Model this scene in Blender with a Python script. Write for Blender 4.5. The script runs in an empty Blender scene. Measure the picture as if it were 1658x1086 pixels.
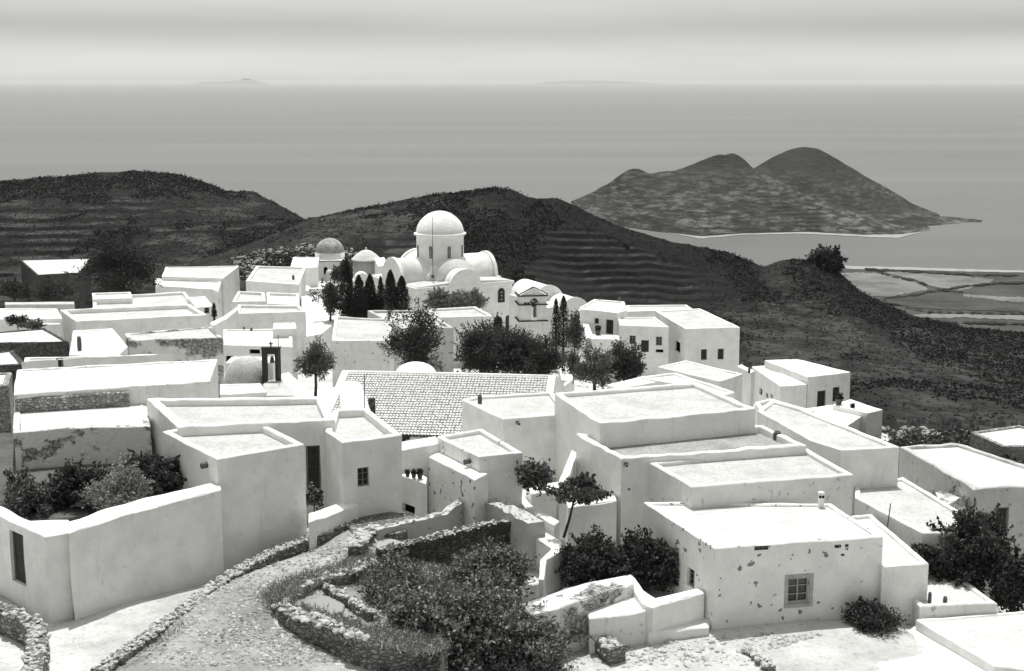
import bpy, math, random
import numpy as np
from mathutils import Vector, Matrix, noise
random.seed(7); rng = np.random.default_rng(7)
sc = bpy.context.scene
COL = sc.collection
R = math.radians
# ------------------------------------------------------------------ camera
F = 2278.0; CX, CY = 829.0, 543.0; PITCH = R(10.3); SEA = -250.0
cam = bpy.data.cameras.new('camera'); camo = bpy.data.objects.new('camera', cam); COL.objects.link(camo)
cam.lens = 36.0*F/1658.0; cam.sensor_width = 36; cam.clip_start = 1.0; cam.clip_end = 200000
camo.location = (0, 0, 0); camo.rotation_euler = (R(90)-PITCH, 0, 0); sc.camera = camo
# ------------------------------------------------------------------ light
SKY_H = .92
SUN_EL, SUN_AZ = R(72), R(-7)          # azimuth measured from +Y (straight ahead) towards +X
w = bpy.data.worlds.new('World'); sc.world = w; w.use_nodes = True
nt = w.node_tree; N = nt.nodes; L = nt.links; N.clear()
sky = N.new('ShaderNodeTexSky'); sky.sky_type = 'NISHITA'; sky.sun_disc = False
sky.sun_elevation = SUN_EL; sky.sun_rotation = SUN_AZ; sky.air_density = 1.0; sky.dust_density = 2.5
bw = N.new('ShaderNodeRGBToBW'); L.new(sky.outputs[0], bw.inputs[0])
tc = N.new('ShaderNodeTexCoord'); mp = N.new('ShaderNodeMapping'); mp.inputs['Scale'].default_value = (1.5, 1.5, 16)
L.new(tc.outputs['Generated'], mp.inputs[0])
ns = N.new('ShaderNodeTexNoise'); ns.inputs['Scale'].default_value = 2.2; ns.inputs['Detail'].default_value = 7
L.new(mp.outputs[0], ns.inputs['Vector'])
mr = N.new('ShaderNodeMapRange'); mr.inputs[1].default_value = .42; mr.inputs[2].default_value = .75
mr.inputs[3].default_value = 0.93; mr.inputs[4].default_value = 1.04
L.new(ns.outputs[0], mr.inputs[0])
mu = N.new('ShaderNodeMath'); mu.operation = 'MULTIPLY'; L.new(bw.outputs[0], mu.inputs[0]); L.new(mr.outputs[0], mu.inputs[1])
sx = N.new('ShaderNodeSeparateXYZ'); L.new(tc.outputs['Generated'], sx.inputs[0])
hz_ = N.new('ShaderNodeMapRange'); hz_.interpolation_type = 'SMOOTHSTEP'; hz_.inputs[1].default_value = -.02; hz_.inputs[2].default_value = .16
hz_.inputs[3].default_value = SKY_H; hz_.inputs[4].default_value = 1.0; L.new(sx.outputs[2], hz_.inputs[0])     # milky haze towards the horizon
mu2 = N.new('ShaderNodeMath'); mu2.operation = 'MULTIPLY'; L.new(mu.outputs[0], mu2.inputs[0]); L.new(hz_.outputs[0], mu2.inputs[1]); mu = mu2
hb = N.new('ShaderNodeMapRange'); hb.interpolation_type = 'SMOOTHSTEP'; hb.inputs[1].default_value = -.01; hb.inputs[2].default_value = .040
hb.inputs[3].default_value = 3.25; hb.inputs[4].default_value = 1.0; L.new(sx.outputs[2], hb.inputs[0])
mu2 = N.new('ShaderNodeMath'); mu2.operation = 'MULTIPLY'; L.new(mu.outputs[0], mu2.inputs[0]); L.new(hb.outputs[0], mu2.inputs[1]); mu = mu2
cc = N.new('ShaderNodeCombineColor')
for i, k in enumerate((1.0, 1.0, 0.985)):
    m_ = N.new('ShaderNodeMath'); m_.operation = 'MULTIPLY'; m_.inputs[1].default_value = k
    L.new(mu.outputs[0], m_.inputs[0]); L.new(m_.outputs[0], cc.inputs[i])
bg = N.new('ShaderNodeBackground'); bg.inputs[1].default_value = 0.15
L.new(cc.outputs[0], bg.inputs[0]); wo = N.new('ShaderNodeOutputWorld'); L.new(bg.outputs[0], wo.inputs[0])
sl = bpy.data.lights.new('sun', 'SUN'); sl.energy = 3.5; sl.angle = R(0.5); sl.color = (1.0, 0.995, 0.98)
so = bpy.data.objects.new('sun', sl); COL.objects.link(so)
sd = Vector((math.sin(SUN_AZ)*math.cos(SUN_EL), math.cos(SUN_AZ)*math.cos(SUN_EL), math.sin(SUN_EL)))
so.rotation_euler = sd.to_track_quat('Z', 'Y').to_euler(); so.location = (0, 0, 60)
sc.view_settings.view_transform = 'Standard'; sc.view_settings.look = 'None'
sc.view_settings.exposure = 0.3; sc.view_settings.gamma = 1.0
sc.render.engine = 'CYCLES'; sc.cycles.max_bounces = 8; sc.cycles.diffuse_bounces = 6
sc.cycles.volume_bounces = 1

# ------------------------------------------------------------------ pixel -> world helpers
cp, sp = math.cos(PITCH), math.sin(PITCH)
def ray(px, py):
    x = (px-CX)/F; y = (CY-py)/F
    return Vector((x, cp+y*sp, -sp+y*cp))
def P(px, py, z):
    d = ray(px, py); t = z/d.z; return Vector((d.x*t, d.y*t, z))
def PD(px, py, Y):
    d = ray(px, py); t = Y/d.y; return Vector((d.x*t, Y, d.z*t))
def ZY(py, Y): return PD(CX, py, Y).z
def m_per_px(Y): return Y*1.0/F*1.02

# ------------------------------------------------------------------ materials
MAT = {}
def G(v, a=1.0): return (v, v*1.003, v*0.975, a)
class NB:
    def __init__(s, name):
        s.m = bpy.data.materials.new(name); s.m.use_nodes = True; s.t = s.m.node_tree
        s.b = s.t.nodes['Principled BSDF']; s.tc = s.n('ShaderNodeTexCoord'); MAT[name] = s.m
        s.b.inputs['Roughness'].default_value = 0.9; s.b.inputs['Specular IOR Level'].default_value = 0.15
        oi = s.n('ShaderNodeObjectInfo'); ad = s.n('ShaderNodeVectorMath'); sca = s.n('ShaderNodeMath'); sca.operation = 'MULTIPLY'
        sca.inputs[1].default_value = 37.0; s.l(oi.outputs['Random'], sca.inputs[0])
        s.l(s.tc.outputs['Object'], ad.inputs[0]); s.l(sca.outputs[0], ad.inputs[1]); s.vec = ad.outputs[0]
    def n(s, t): return s.t.nodes.new(t)
    def l(s, a, b): s.t.links.new(a, b)
    def noise(s, scale, detail=5, rough=.6, vscale=None, dist=0):
        v = s.vec
        if vscale: 
            m = s.n('ShaderNodeMapping'); m.inputs['Scale'].default_value = vscale; s.l(v, m.inputs[0]); v = m.outputs[0]
        t = s.n('ShaderNodeTexNoise'); t.inputs['Scale'].default_value = scale; t.inputs['Detail'].default_value = detail
        t.inputs['Roughness'].default_value = rough; t.inputs['Distortion'].default_value = dist
        s.l(v, t.inputs['Vector']); return t.outputs[0]
    def rng(s, x, a, b, c=0, d=1):
        m = s.n('ShaderNodeMapRange'); m.interpolation_type = 'SMOOTHSTEP'
        for i, q in enumerate((a, b, c, d)): m.inputs[i+1].default_value = q
        s.l(x, m.inputs[0]); return m.outputs[0]
    def mix(s, f, a, b):
        m = s.n('ShaderNodeMix'); m.data_type = 'RGBA'
        if isinstance(f, float): m.inputs[0].default_value = f
        else: s.l(f, m.inputs[0])
        for i, q in ((6, a), (7, b)):
            if isinstance(q, tuple): m.inputs[i].default_value = q
            else: s.l(q, m.inputs[i])
        return m.outputs[2]
    def math(s, op, a, b):
        m = s.n('ShaderNodeMath'); m.operation = op
        for i, q in enumerate((a, b)):
            if isinstance(q, (float, int)): m.inputs[i].default_value = q
            else: s.l(q, m.inputs[i])
        return m.outputs[0]
    def col(s, c):
        if isinstance(c, tuple): s.b.inputs['Base Color'].default_value = c
        else: s.l(c, s.b.inputs['Base Color'])
    def bump(s, h, dist, strength=1.0):
        b = s.n('ShaderNodeBump'); b.inputs['Distance'].default_value = dist; b.inputs['Strength'].default_value = strength
        s.l(h, b.inputs['Height']); s.l(b.outputs[0], s.b.inputs['Normal'])

def mat_white(name, v=.80, dirt=.35, spot=.5, streak=.4):
    b = NB(name)
    c = b.mix(b.rng(b.noise(.9, 4), .3, .75), G(v), G(v*.86))
    c = b.mix(b.math('MULTIPLY', b.rng(b.noise(1.1, 6, .7, (1.6, 1.6, .22)), .56, .80), streak), c, G(v*.5))
    c = b.mix(b.math('MULTIPLY', b.rng(b.noise(2.6, 6, .75), .56, .74), dirt), c, G(v*.42))
    c = b.mix(b.math('MULTIPLY', b.rng(b.noise(2.6, 2, .5), .668, .685), spot), c, G(.12))
    b.col(c)
    h = b.math('ADD', b.noise(1.2, 3), b.math('MULTIPLY', b.noise(7, 6, .75), .45)); b.bump(h, .12, .9)
mat_white('whitewash', .87, .42, .0, .50)
mat_white('whitewash_clean', .86, .18, 0., .15)
mat_white('whitewash_spotted', .86, .35, .85, .3)
mat_white('whitewash_worn', .80, .6, .3, .8)
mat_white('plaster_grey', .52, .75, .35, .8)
def mat_flaked(name, lo=.53, hi=.58):
    b = NB(name)
    vo = b.n('ShaderNodeTexVoronoi'); vo.feature = 'DISTANCE_TO_EDGE'; vo.inputs['Scale'].default_value = 3.6; b.l(b.vec, vo.inputs['Vector'])
    stone = b.mix(b.rng(vo.outputs[0], .0, .10), G(.05), b.mix(b.rng(b.noise(3), .3, .7), G(.20), G(.42)))
    wh = b.mix(b.math('MULTIPLY', b.rng(b.noise(1.4, 6, .7, (1, 1, .35)), .5, .75), .6), G(.70), G(.36))
    b.col(b.mix(b.rng(b.noise(.55, 5, .6), lo, hi), wh, stone))
    b.bump(b.math('ADD', vo.outputs[0], b.noise(5)), .06)
mat_flaked('flaked_plaster'); mat_flaked('ruined_plaster', .45, .56)
def mat_stone(name, dark, light, scale=3.2, joint=.04, rough=.09):
    b = NB(name)
    m = b.n('ShaderNodeMapping'); m.inputs['Scale'].default_value = (1, 1, 1.7); b.l(b.vec, m.inputs[0])
    no = b.n('ShaderNodeTexNoise'); no.inputs['Scale'].default_value = 2.0; b.l(m.outputs[0], no.inputs['Vector'])
    ad = b.n('ShaderNodeMix'); ad.data_type = 'RGBA'; ad.blend_type = 'ADD'; ad.inputs[0].default_value = .22
    b.l(m.outputs[0], ad.inputs[6]); b.l(no.outputs[1], ad.inputs[7])
    vo = b.n('ShaderNodeTexVoronoi'); vo.feature = 'DISTANCE_TO_EDGE'; vo.inputs['Scale'].default_value = scale; b.l(ad.outputs[2], vo.inputs['Vector'])
    vc = b.n('ShaderNodeTexVoronoi'); vc.inputs['Scale'].default_value = scale; b.l(ad.outputs[2], vc.inputs['Vector'])
    bwn = b.n('ShaderNodeRGBToBW'); b.l(vc.outputs['Color'], bwn.inputs[0])
    st = b.mix(b.rng(bwn.outputs[0], .2, .8), G(dark), G(light))
    st = b.mix(b.rng(b.noise(.7, 5), .4, .65, 0, .45), st, G(dark*.7))
    st = b.mix(b.rng(b.noise(11, 4), .4, .7, 0, .5), st, G(light*.9))
    b.col(b.mix(b.rng(vo.outputs[0], 0, rough, .35, 1), G(joint), st))
    b.bump(b.math('ADD', b.rng(vo.outputs[0], 0, .22), b.math('MULTIPLY', b.noise(8), .4)), .10)
mat_stone('dry_stone', .15, .36, 3.6, .07); mat_stone('dark_stone', .07, .17, 4.2, .03); mat_stone('pale_stone', .28, .60, 4.5, .12)
def mat_roof(name, v, g, amt):
    b = NB(name)
    c = b.mix(b.rng(b.noise(.45, 8, .72), .42, .66, 0, amt*.7), G(v), G(g))
    c = b.mix(b.rng(b.noise(5, 6, .85), .47, .60, 0, amt*.55), c, G(g*.8))
    c = b.mix(b.rng(b.noise(16, 4, .8), .50, .62, 0, amt*.45), c, G(g*.55))
    c = b.mix(b.rng(b.noise(2.0, 8, .75), .56, .68, 0, amt*.5), c, G(g*.7))
    b.col(c); b.bump(b.math('ADD', b.noise(1.0, 3), b.math('MULTIPLY', b.noise(14, 5, .8), .5)), .08)
mat_roof('roof_mottled', .60, .38, .95); mat_roof('roof_grey', .42, .22, 1.0)
mat_roof('roof_white', .60, .38, .8); mat_roof('roof_bright', .66, .44, .6)
def mat_ground(name, lo, hi, dark, amt):
    b = NB(name)
    c = b.mix(b.rng(b.noise(.22, 7, .65), .36, .66), G(hi), G(lo))
    c = b.mix(b.rng(b.noise(3.2, 6, .8), .50, .68, 0, amt), c, G(dark))
    c = b.mix(b.rng(b.noise(17, 3, .7), .56, .68, 0, amt*.8), c, G(dark))
    b.col(c); b.bump(b.math('ADD', b.noise(1.5, 5), b.math('MULTIPLY', b.noise(9, 5, .8), .5)), .12)
mat_ground('ground_dust', .42, .66, .20, .5); mat_ground('soil', .07, .14, .03, .6); mat_ground('rubble_ground', .26, .46, .08, .8)
mat_ground('lane_pale', .55, .75, .3, .35)
def mat_hill(name, a, bb, c3, s=1.0):
    b = NB(name)
    c = b.mix(b.rng(b.noise(.012*s, 8, .65), .38, .62), G(a), G(bb))
    c = b.mix(b.rng(b.noise(.06*s, 7, .7, (1, .35, 1)), .56, .72, 0, .75), c, G(c3))
    c = b.mix(b.rng(b.noise(.45*s, 8, .85), .46, .58, 0, .75), c, G(a*.35))
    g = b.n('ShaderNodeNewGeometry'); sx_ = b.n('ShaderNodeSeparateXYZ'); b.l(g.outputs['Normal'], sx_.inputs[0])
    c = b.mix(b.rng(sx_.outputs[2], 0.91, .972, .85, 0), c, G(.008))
    c = b.mix(b.math('MULTIPLY', b.rng(sx_.outputs[2], .975, .994, 0, .75), b.rng(b.noise(.08*s, 6, .7), .43, .60)), c, G(.075))   # dry-grass paling heightens sunlit level treads         # steep risers: shade painted darker by slope
    b.col(c); b.bump(b.noise(.25*s, 7, .75), 1.6/s)
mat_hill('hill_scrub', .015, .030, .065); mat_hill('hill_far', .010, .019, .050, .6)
def mat_island(name, top, pale):
    b = NB(name); g = b.n('ShaderNodeNewGeometry'); sx = b.n('ShaderNodeSeparateXYZ'); b.l(g.outputs['Position'], sx.inputs[0])
    m = b.n('ShaderNodeMapping'); m.inputs['Scale'].default_value = (1.2, .6, 6); b.l(b.vec, m.inputs[0])
    def nn(sc_, d_):
        t = b.n('ShaderNodeTexNoise'); t.inputs['Scale'].default_value = sc_; t.inputs['Detail'].default_value = d_; t.inputs['Roughness'].default_value = .75; b.l(m.outputs[0], t.inputs['Vector']); return t.outputs[0]
    c = b.mix(b.rng(nn(.006, 8), .38, .62), G(.014), G(.028))
    low = b.rng(b.math('ADD', sx.outputs[2], b.math('MULTIPLY', nn(.004, 4), 110.0)), SEA+95, SEA+165, 1, top)
    f = b.math('MULTIPLY', b.math('MULTIPLY', b.rng(nn(.034, 9), .44, .62), b.rng(nn(.008, 5), .38, .56, .25, 1)), low)
    c = b.mix(b.math('MULTIPLY', f, .85), c, G(pale))
    c = b.mix(b.rng(nn(.05, 6), .50, .64, 0, .6), c, G(.018))
    b.col(c); b.bump(nn(.05, 7), 7.)
mat_island('island_scrub', .15, .20); mat_island('island_dark', .0, .14)
def simple(name, v, r=.8, spec=.2, nz=0, ns_=6):
    b = NB(name)
    if nz: b.col(b.mix(b.rng(b.noise(ns_, 5), .35, .7), G(v), G(v*(1-nz))))
    else: b.col(G(v))
    b.b.inputs['Roughness'].default_value = r; b.b.inputs['Specular IOR Level'].default_value = spec
simple('dark_wood', .045, .7, .2, .5, 9); simple('grey_wood', .22, .8, .2, .5, 9); simple('pale_wood', .45, .8, .2, .3, 9)
simple('glass', .015, .15, .5); simple('void', .012, 1, 0); simple('metal', .06, .5, .5); simple('clay', .12, .8, .2, .4)
simple('sand', .30, .9, .1, .15, .02); simple('field_pale', .19, .95, .05, .45, .02); simple('field_mid', .075, .95, .05, .45, .02)
simple('field_dark', .032, .95, .05, .5, .05); simple('pale_trim', .42, .9, .1, .3, 5); simple('bark', .07, .95, .05, .5, 8)
simple('rubble', .36, .95, .05, .6, 5); simple('rubble_pale', .52, .95, .05, .45, 5)
simple('tile_bed', .20, .9, .1, .3, 3); simple('tile_white', .80, .9, .1, .3, 3); simple('dome_grey', .42, .9, .1, .45, 1.2); simple('far_land', .10, 1, 0)
def mat_leaf(name, lo, hi):
    b = NB(name); g = b.n('ShaderNodeNewGeometry')
    b.col(b.mix(b.rng(g.outputs['Random Per Island'], 0, 1), G(lo), G(hi))); b.b.inputs['Roughness'].default_value = .6
    tr = b.n('ShaderNodeBsdfTranslucent'); tr.inputs[0].default_value = G(hi*.8)
    mx = b.n('ShaderNodeMixShader'); mx.inputs[0].default_value = .15
    o = b.t.nodes['Material Output']; b.l(b.b.outputs[0], mx.inputs[1]); b.l(tr.outputs[0], mx.inputs[2]); b.l(mx.outputs[0], o.inputs[0])
mat_leaf('leaf_dark', .022, .085); mat_leaf('leaf_mid', .04, .17); mat_leaf('leaf_olive', .10, .30); mat_leaf('leaf_pale', .12, .38)
mat_leaf('leaf_garden', .035, .30); mat_leaf('scrub_leaf', .012, .04); mat_leaf('cypress', .014, .045); mat_leaf('dry_grass', .12, .42)
def mat_sea():
    b = NB('sea')
    g = b.n('ShaderNodeNewGeometry')
    m = b.n('ShaderNodeMapping'); m.inputs['Scale'].default_value = (.00012, .0011, 1); m.inputs['Rotation'].default_value = (0, 0, R(2)); b.l(g.outputs['Position'], m.inputs[0])
    t = b.n('ShaderNodeTexNoise'); t.inputs['Scale'].default_value = 1.6; t.inputs['Detail'].default_value = 6; b.l(m.outputs[0], t.inputs['Vector'])
    m2 = b.n('ShaderNodeMapping'); m2.inputs['Scale'].default_value = (.00006, .0042, 1); b.l(g.outputs['Position'], m2.inputs[0])
    t2 = b.n('ShaderNodeTexNoise'); t2.inputs['Scale'].default_value = 1.0; t2.inputs['Detail'].default_value = 3; b.l(m2.outputs[0], t2.inputs['Vector'])
    c = b.mix(b.rng(t.outputs[0], .35, .7), G(.085), G(.115))
    c = b.mix(b.rng(t2.outputs[0], .64, .72, 0, .5), c, G(.26))
    b.col(c); b.b.inputs['Roughness'].default_value = .45; b.b.inputs['Specular IOR Level'].default_value = .35
    w1 = b.n('ShaderNodeTexNoise'); w1.inputs['Scale'].default_value = .09; w1.inputs['Detail'].default_value = 4; b.l(g.outputs['Position'], w1.inputs['Vector'])
    b.bump(w1.outputs[0], .5, .5)
mat_sea()

# ------------------------------------------------------------------ object helpers
def mesh_obj(name, verts, faces, mat, parent=None, loc=(0, 0, 0), smooth=False, mats=None):
    me = bpy.data.meshes.new(name)
    v = np.asarray(verts, dtype=np.float64).reshape(-1, 3) - np.array(loc)
    me.from_pydata(v.tolist() if not isinstance(v, list) else v, [], faces if isinstance(faces, list) else faces.tolist())
    me.materials.append(MAT[mat]); 
    if smooth: me.shade_smooth()
    o = bpy.data.objects.new(name, me); COL.objects.link(o)
    if parent is not None: o.parent = parent
    else: o.location = loc
    return o
def tag(o, label=None, cat=None, group=None, kind=None):
    for k, v in (('label', label), ('category', cat), ('group', group), ('kind', kind)):
        if v: o[k] = v
    return o
def empty(name, loc, label, cat, group=None):
    o = bpy.data.objects.new(name, None); COL.objects.link(o); o.location = loc; o.empty_display_size = .5
    return tag(o, label, cat, group)
class MB:
    def __init__(s): s.v = []; s.f = []
    def add(s, vs, fs):
        o = len(s.v); s.v += [tuple(q) for q in vs]; s.f += [tuple(i+o for i in f) for f in fs]; return s
    def box(s, c, size, rz=0, ux=None):
        hx, hy, hz = size[0]/2, size[1]/2, size[2]/2
        ca, sa = math.cos(rz), math.sin(rz); vs = []
        for dz in (-hz, hz):
            for dx, dy in ((-hx, -hy), (hx, -hy), (hx, hy), (-hx, hy)):
                vs.append((c[0]+dx*ca-dy*sa, c[1]+dx*sa+dy*ca, c[2]+dz))
        return s.add(vs, [(0, 3, 2, 1), (4, 5, 6, 7), (0, 1, 5, 4), (1, 2, 6, 5), (2, 3, 7, 6), (3, 0, 4, 7)])
    def lathe(s, c, prof, n=24, a0=0, a1=2*math.pi):
        vs = []; full = abs(a1-a0-2*math.pi) < 1e-4; m = n if full else n+1
        for r_, z_ in prof:
            for i in range(m):
                a = a0+(a1-a0)*i/n; vs.append((c[0]+r_*math.cos(a), c[1]+r_*math.sin(a), c[2]+z_))
        fs = []
        for k in range(len(prof)-1):
            for i in range(n):
                j = (i+1) % m; fs.append((k*m+i, k*m+j, (k+1)*m+j, (k+1)*m+i))
        return s.add(vs, fs)
    def tube(s, pts, rs, n=7):
        base = len(s.v); pts = [Vector(p) for p in pts]
        for k, p in enumerate(pts):
            d = (pts[min(k+1, len(pts)-1)]-pts[max(k-1, 0)]).normalized()
            a = d.cross(Vector((0.3, 0.9, 0.1))).normalized(); b2 = d.cross(a)
            for i in range(n):
                t = 2*math.pi*i/n; s.v.append(tuple(p+a*math.cos(t)*rs[k]+b2*math.sin(t)*rs[k]))
        for k in range(len(pts)-1):
            for i in range(n):
                j = (i+1) % n; s.f.append((base+k*n+i, base+k*n+j, base+(k+1)*n+j, base+(k+1)*n+i))
        s.f.append(tuple(base+(len(pts)-1)*n+i for i in range(n))); return s
    def obj(s, name, mat, parent=None, loc=(0, 0, 0), smooth=False):
        return mesh_obj(name, s.v, s.f, mat, parent, loc, smooth)

def ccw(poly):
    a = sum(poly[i].x*poly[(i+1) % len(poly)].y-poly[(i+1) % len(poly)].x*poly[i].y for i in range(len(poly)))
    return poly if a > 0 else poly[::-1]
def inset(poly, d):
    n = len(poly); out = []
    for i in range(n):
        a = (poly[i]-poly[i-1]); b = (poly[(i+1) % n]-poly[i]); a.normalize(); b.normalize()
        na = Vector((-a.y, a.x)); nb = Vector((-b.y, b.x)); m = (na+nb); 
        if m.length < .2: m = na
        m.normalize(); k = d/max(.45, m.dot(na)); out.append(poly[i]+m*k)
    return out
def nz3(x, y, z, s, off=0.):
    return noise.noise(Vector((x*s+off, y*s-off, z*s+off*.5)))

def house(label, poly, z, base, name='house', cat='house', wall='whitewash', roof='roof_mottled', par=.3, pw=.3,
          ops=(), group=None, amp=.03, top=.035, flat=False, chim=(), part='wall', rough=None, thing=None):
    """poly: pixel corners of the top outline at height z"""
    pts = ccw([P(a, b, z).to_2d() for a, b in poly]) if not isinstance(poly[0], Vector) else ccw(poly)
    n = len(pts); cen = sum(pts, Vector((0, 0)))/n; dist = cen.y
    step = max(.55, dist/110.); seed = (cen.x*7.3+cen.y*3.1) % 50
    loc = (cen.x, cen.y, base)
    root = thing or empty(name, loc, label, cat, group); loc = tuple(root.location)
    # openings
    holes = {i: [] for i in range(n)}
    for op in ops:
        kind, px, py, wp, hp = op[:5]; d = ray(px, py); best = None
        for i in range(n):
            a, b = pts[i], pts[(i+1) % n]; e = b-a; nrm = Vector((e.y, -e.x)).normalized()
            den = nrm.x*d.x+nrm.y*d.y
            if den >= 0: continue
            t = nrm.dot(a)/den; q = Vector((d.x*t, d.y*t)); s = (q-a).dot(e)/e.length
            if -.2 < s < e.length+.2 and (best is None or t < best[0]): best = (t, i, s, d.z*t, e, nrm, d)
        if best is None: print('NO WALL for opening', label, op); continue
        t, i, s, zz, e, nrm, d = best
        dn = Vector((d.x, d.y)).normalized(); proj = abs(e.normalized().x*dn.y-e.normalized().y*dn.x)
        wm = min(wp*t/F/max(proj, .15), e.length*.9); hm = hp*t/F*1.03
        s = min(max(s, wm/2+.12), e.length-wm/2-.12)
        holes[i].append((s-wm/2, s+wm/2, zz-hm/2, zz+hm/2, kind))
    V = []; Fc = []; idx = {}
    def vert(x, y, zz, istop=0):
        dx = nz3(x, y, zz, .55, seed)*amp*1.6; dy = nz3(y, x, zz, .55, seed+9)*amp*1.6
        dz = (nz3(x, y, 0, .7, seed)*top+nz3(x, y, 0, 2.3, seed)*top*.5) if istop else 0
        if rough and istop: dz += (noise.noise(Vector((x*1.9, y*1.9, seed))))*rough
        key = (round(x, 4), round(y, 4), round(zz, 4), istop)
        if key not in idx: idx[key] = len(V); V.append((x+dx, y+dy, zz+dz))
        return idx[key]
    bev = .05; ztop = z-bev; rings = []
    insets = [inset(pts, k) for k in (bev, pw, pw+.04)]
    for i in range(n):
        a, b = pts[i], pts[(i+1) % n]; e = b-a; ln = e.length
        ss = list(np.linspace(0, ln, max(2, int(ln/step)+1)+1)); zs = list(np.linspace(base, ztop, max(1, int((z-base)/(step*1.3)))+1))
        for h in holes[i]:
            ss = [q for q in ss if q in (0, ln) or min(abs(q-h[0]), abs(q-h[1])) > .15]+[h[0], h[1]]
            zs = [q for q in zs if q in (base, ztop) or min(abs(q-h[2]), abs(q-h[3])) > .15]+[h[2], h[3]]
        ss = sorted(set(ss)); zs = sorted(set(zs)); ts = [q/ln for q in ss]
        def pt(t, A=a, B=b): return A+(B-A)*t
        for k in range(len(ss)-1):
            for m in range(len(zs)-1):
                sm, zm = (ss[k]+ss[k+1])/2, (zs[m]+zs[m+1])/2
                if any(h[0] < sm < h[1] and h[2] < zm < h[3] for h in holes[i]): continue
                p, q = pt(ts[k]), pt(ts[k+1]); t2 = 1 if m == len(zs)-2 else 0
                Fc.append((vert(p.x, p.y, zs[m]), vert(q.x, q.y, zs[m]), vert(q.x, q.y, zs[m+1], t2), vert(p.x, p.y, zs[m+1], t2)))
        # coping rings
        lv = [(a, b, ztop)]
        for IN, zz in ((insets[0], z), (insets[1], z), (insets[2], z-.06), (insets[2], z-par-.05)):
            lv.append((IN[i], IN[(i+1) % n], zz))
            if flat: break
        for r_ in range(len(lv)-1):
            A0, B0, z0 = lv[r_]; A1, B1, z1 = lv[r_+1]
            for k in range(len(ss)-1):
                p0, q0, p1, q1 = pt(ts[k], A0, B0), pt(ts[k+1], A0, B0), pt(ts[k], A1, B1), pt(ts[k+1], A1, B1)
                Fc.append((vert(p0.x, p0.y, z0, 1), vert(q0.x, q0.y, z0, 1), vert(q1.x, q1.y, z1, 1), vert(p1.x, p1.y, z1, 1)))
        A1, B1, z1 = lv[-1]
        for k in range(len(ss)-1):
            p1 = pt(ts[k], A1, B1); rings.append(vert(p1.x, p1.y, z1, 1) if flat else (p1.x, p1.y))
        # reveals, windows and doors
        nrm = Vector((e.y, -e.x)).normalized(); ex = e.normalized()
        for (s0, s1, z0, z1, kind) in holes[i]:
            dep = .22
            c = [(s0, z0), (s1, z0), (s1, z1), (s0, z1)]; ids = []
            for (s_, z_) in c:
                p = a+ex*s_; o_ = vert(p.x, p.y, z_); pv = V[o_]
                V.append((pv[0]-nrm.x*dep, pv[1]-nrm.y*dep, pv[2])); ids.append((o_, len(V)-1))
            for k in range(4):
                j = (k+1) % 4; Fc.append((ids[k][0], ids[j][0], ids[j][1], ids[k][1]))
            opening(kind, a, ex, nrm, s0, s1, z0, z1, dep, root, loc)
    if flat: Fc.append(tuple(rings))
    mesh_obj(part, V, Fc, wall, root, loc)
    if not flat:
        zf = z-par; fl = [(x, y, zf) for x, y in rings]
        fl2 = [(cen.x+(x-cen.x)*1.002, cen.y+(y-cen.y)*1.002, zf) for x, y, _ in fl]
        mesh_obj('roof', fl2, [tuple(range(len(fl2)))], roof, root, loc)
    for ch in chim:
        chimney(ch, root, loc, z-(0 if flat else par))
    return root

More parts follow.
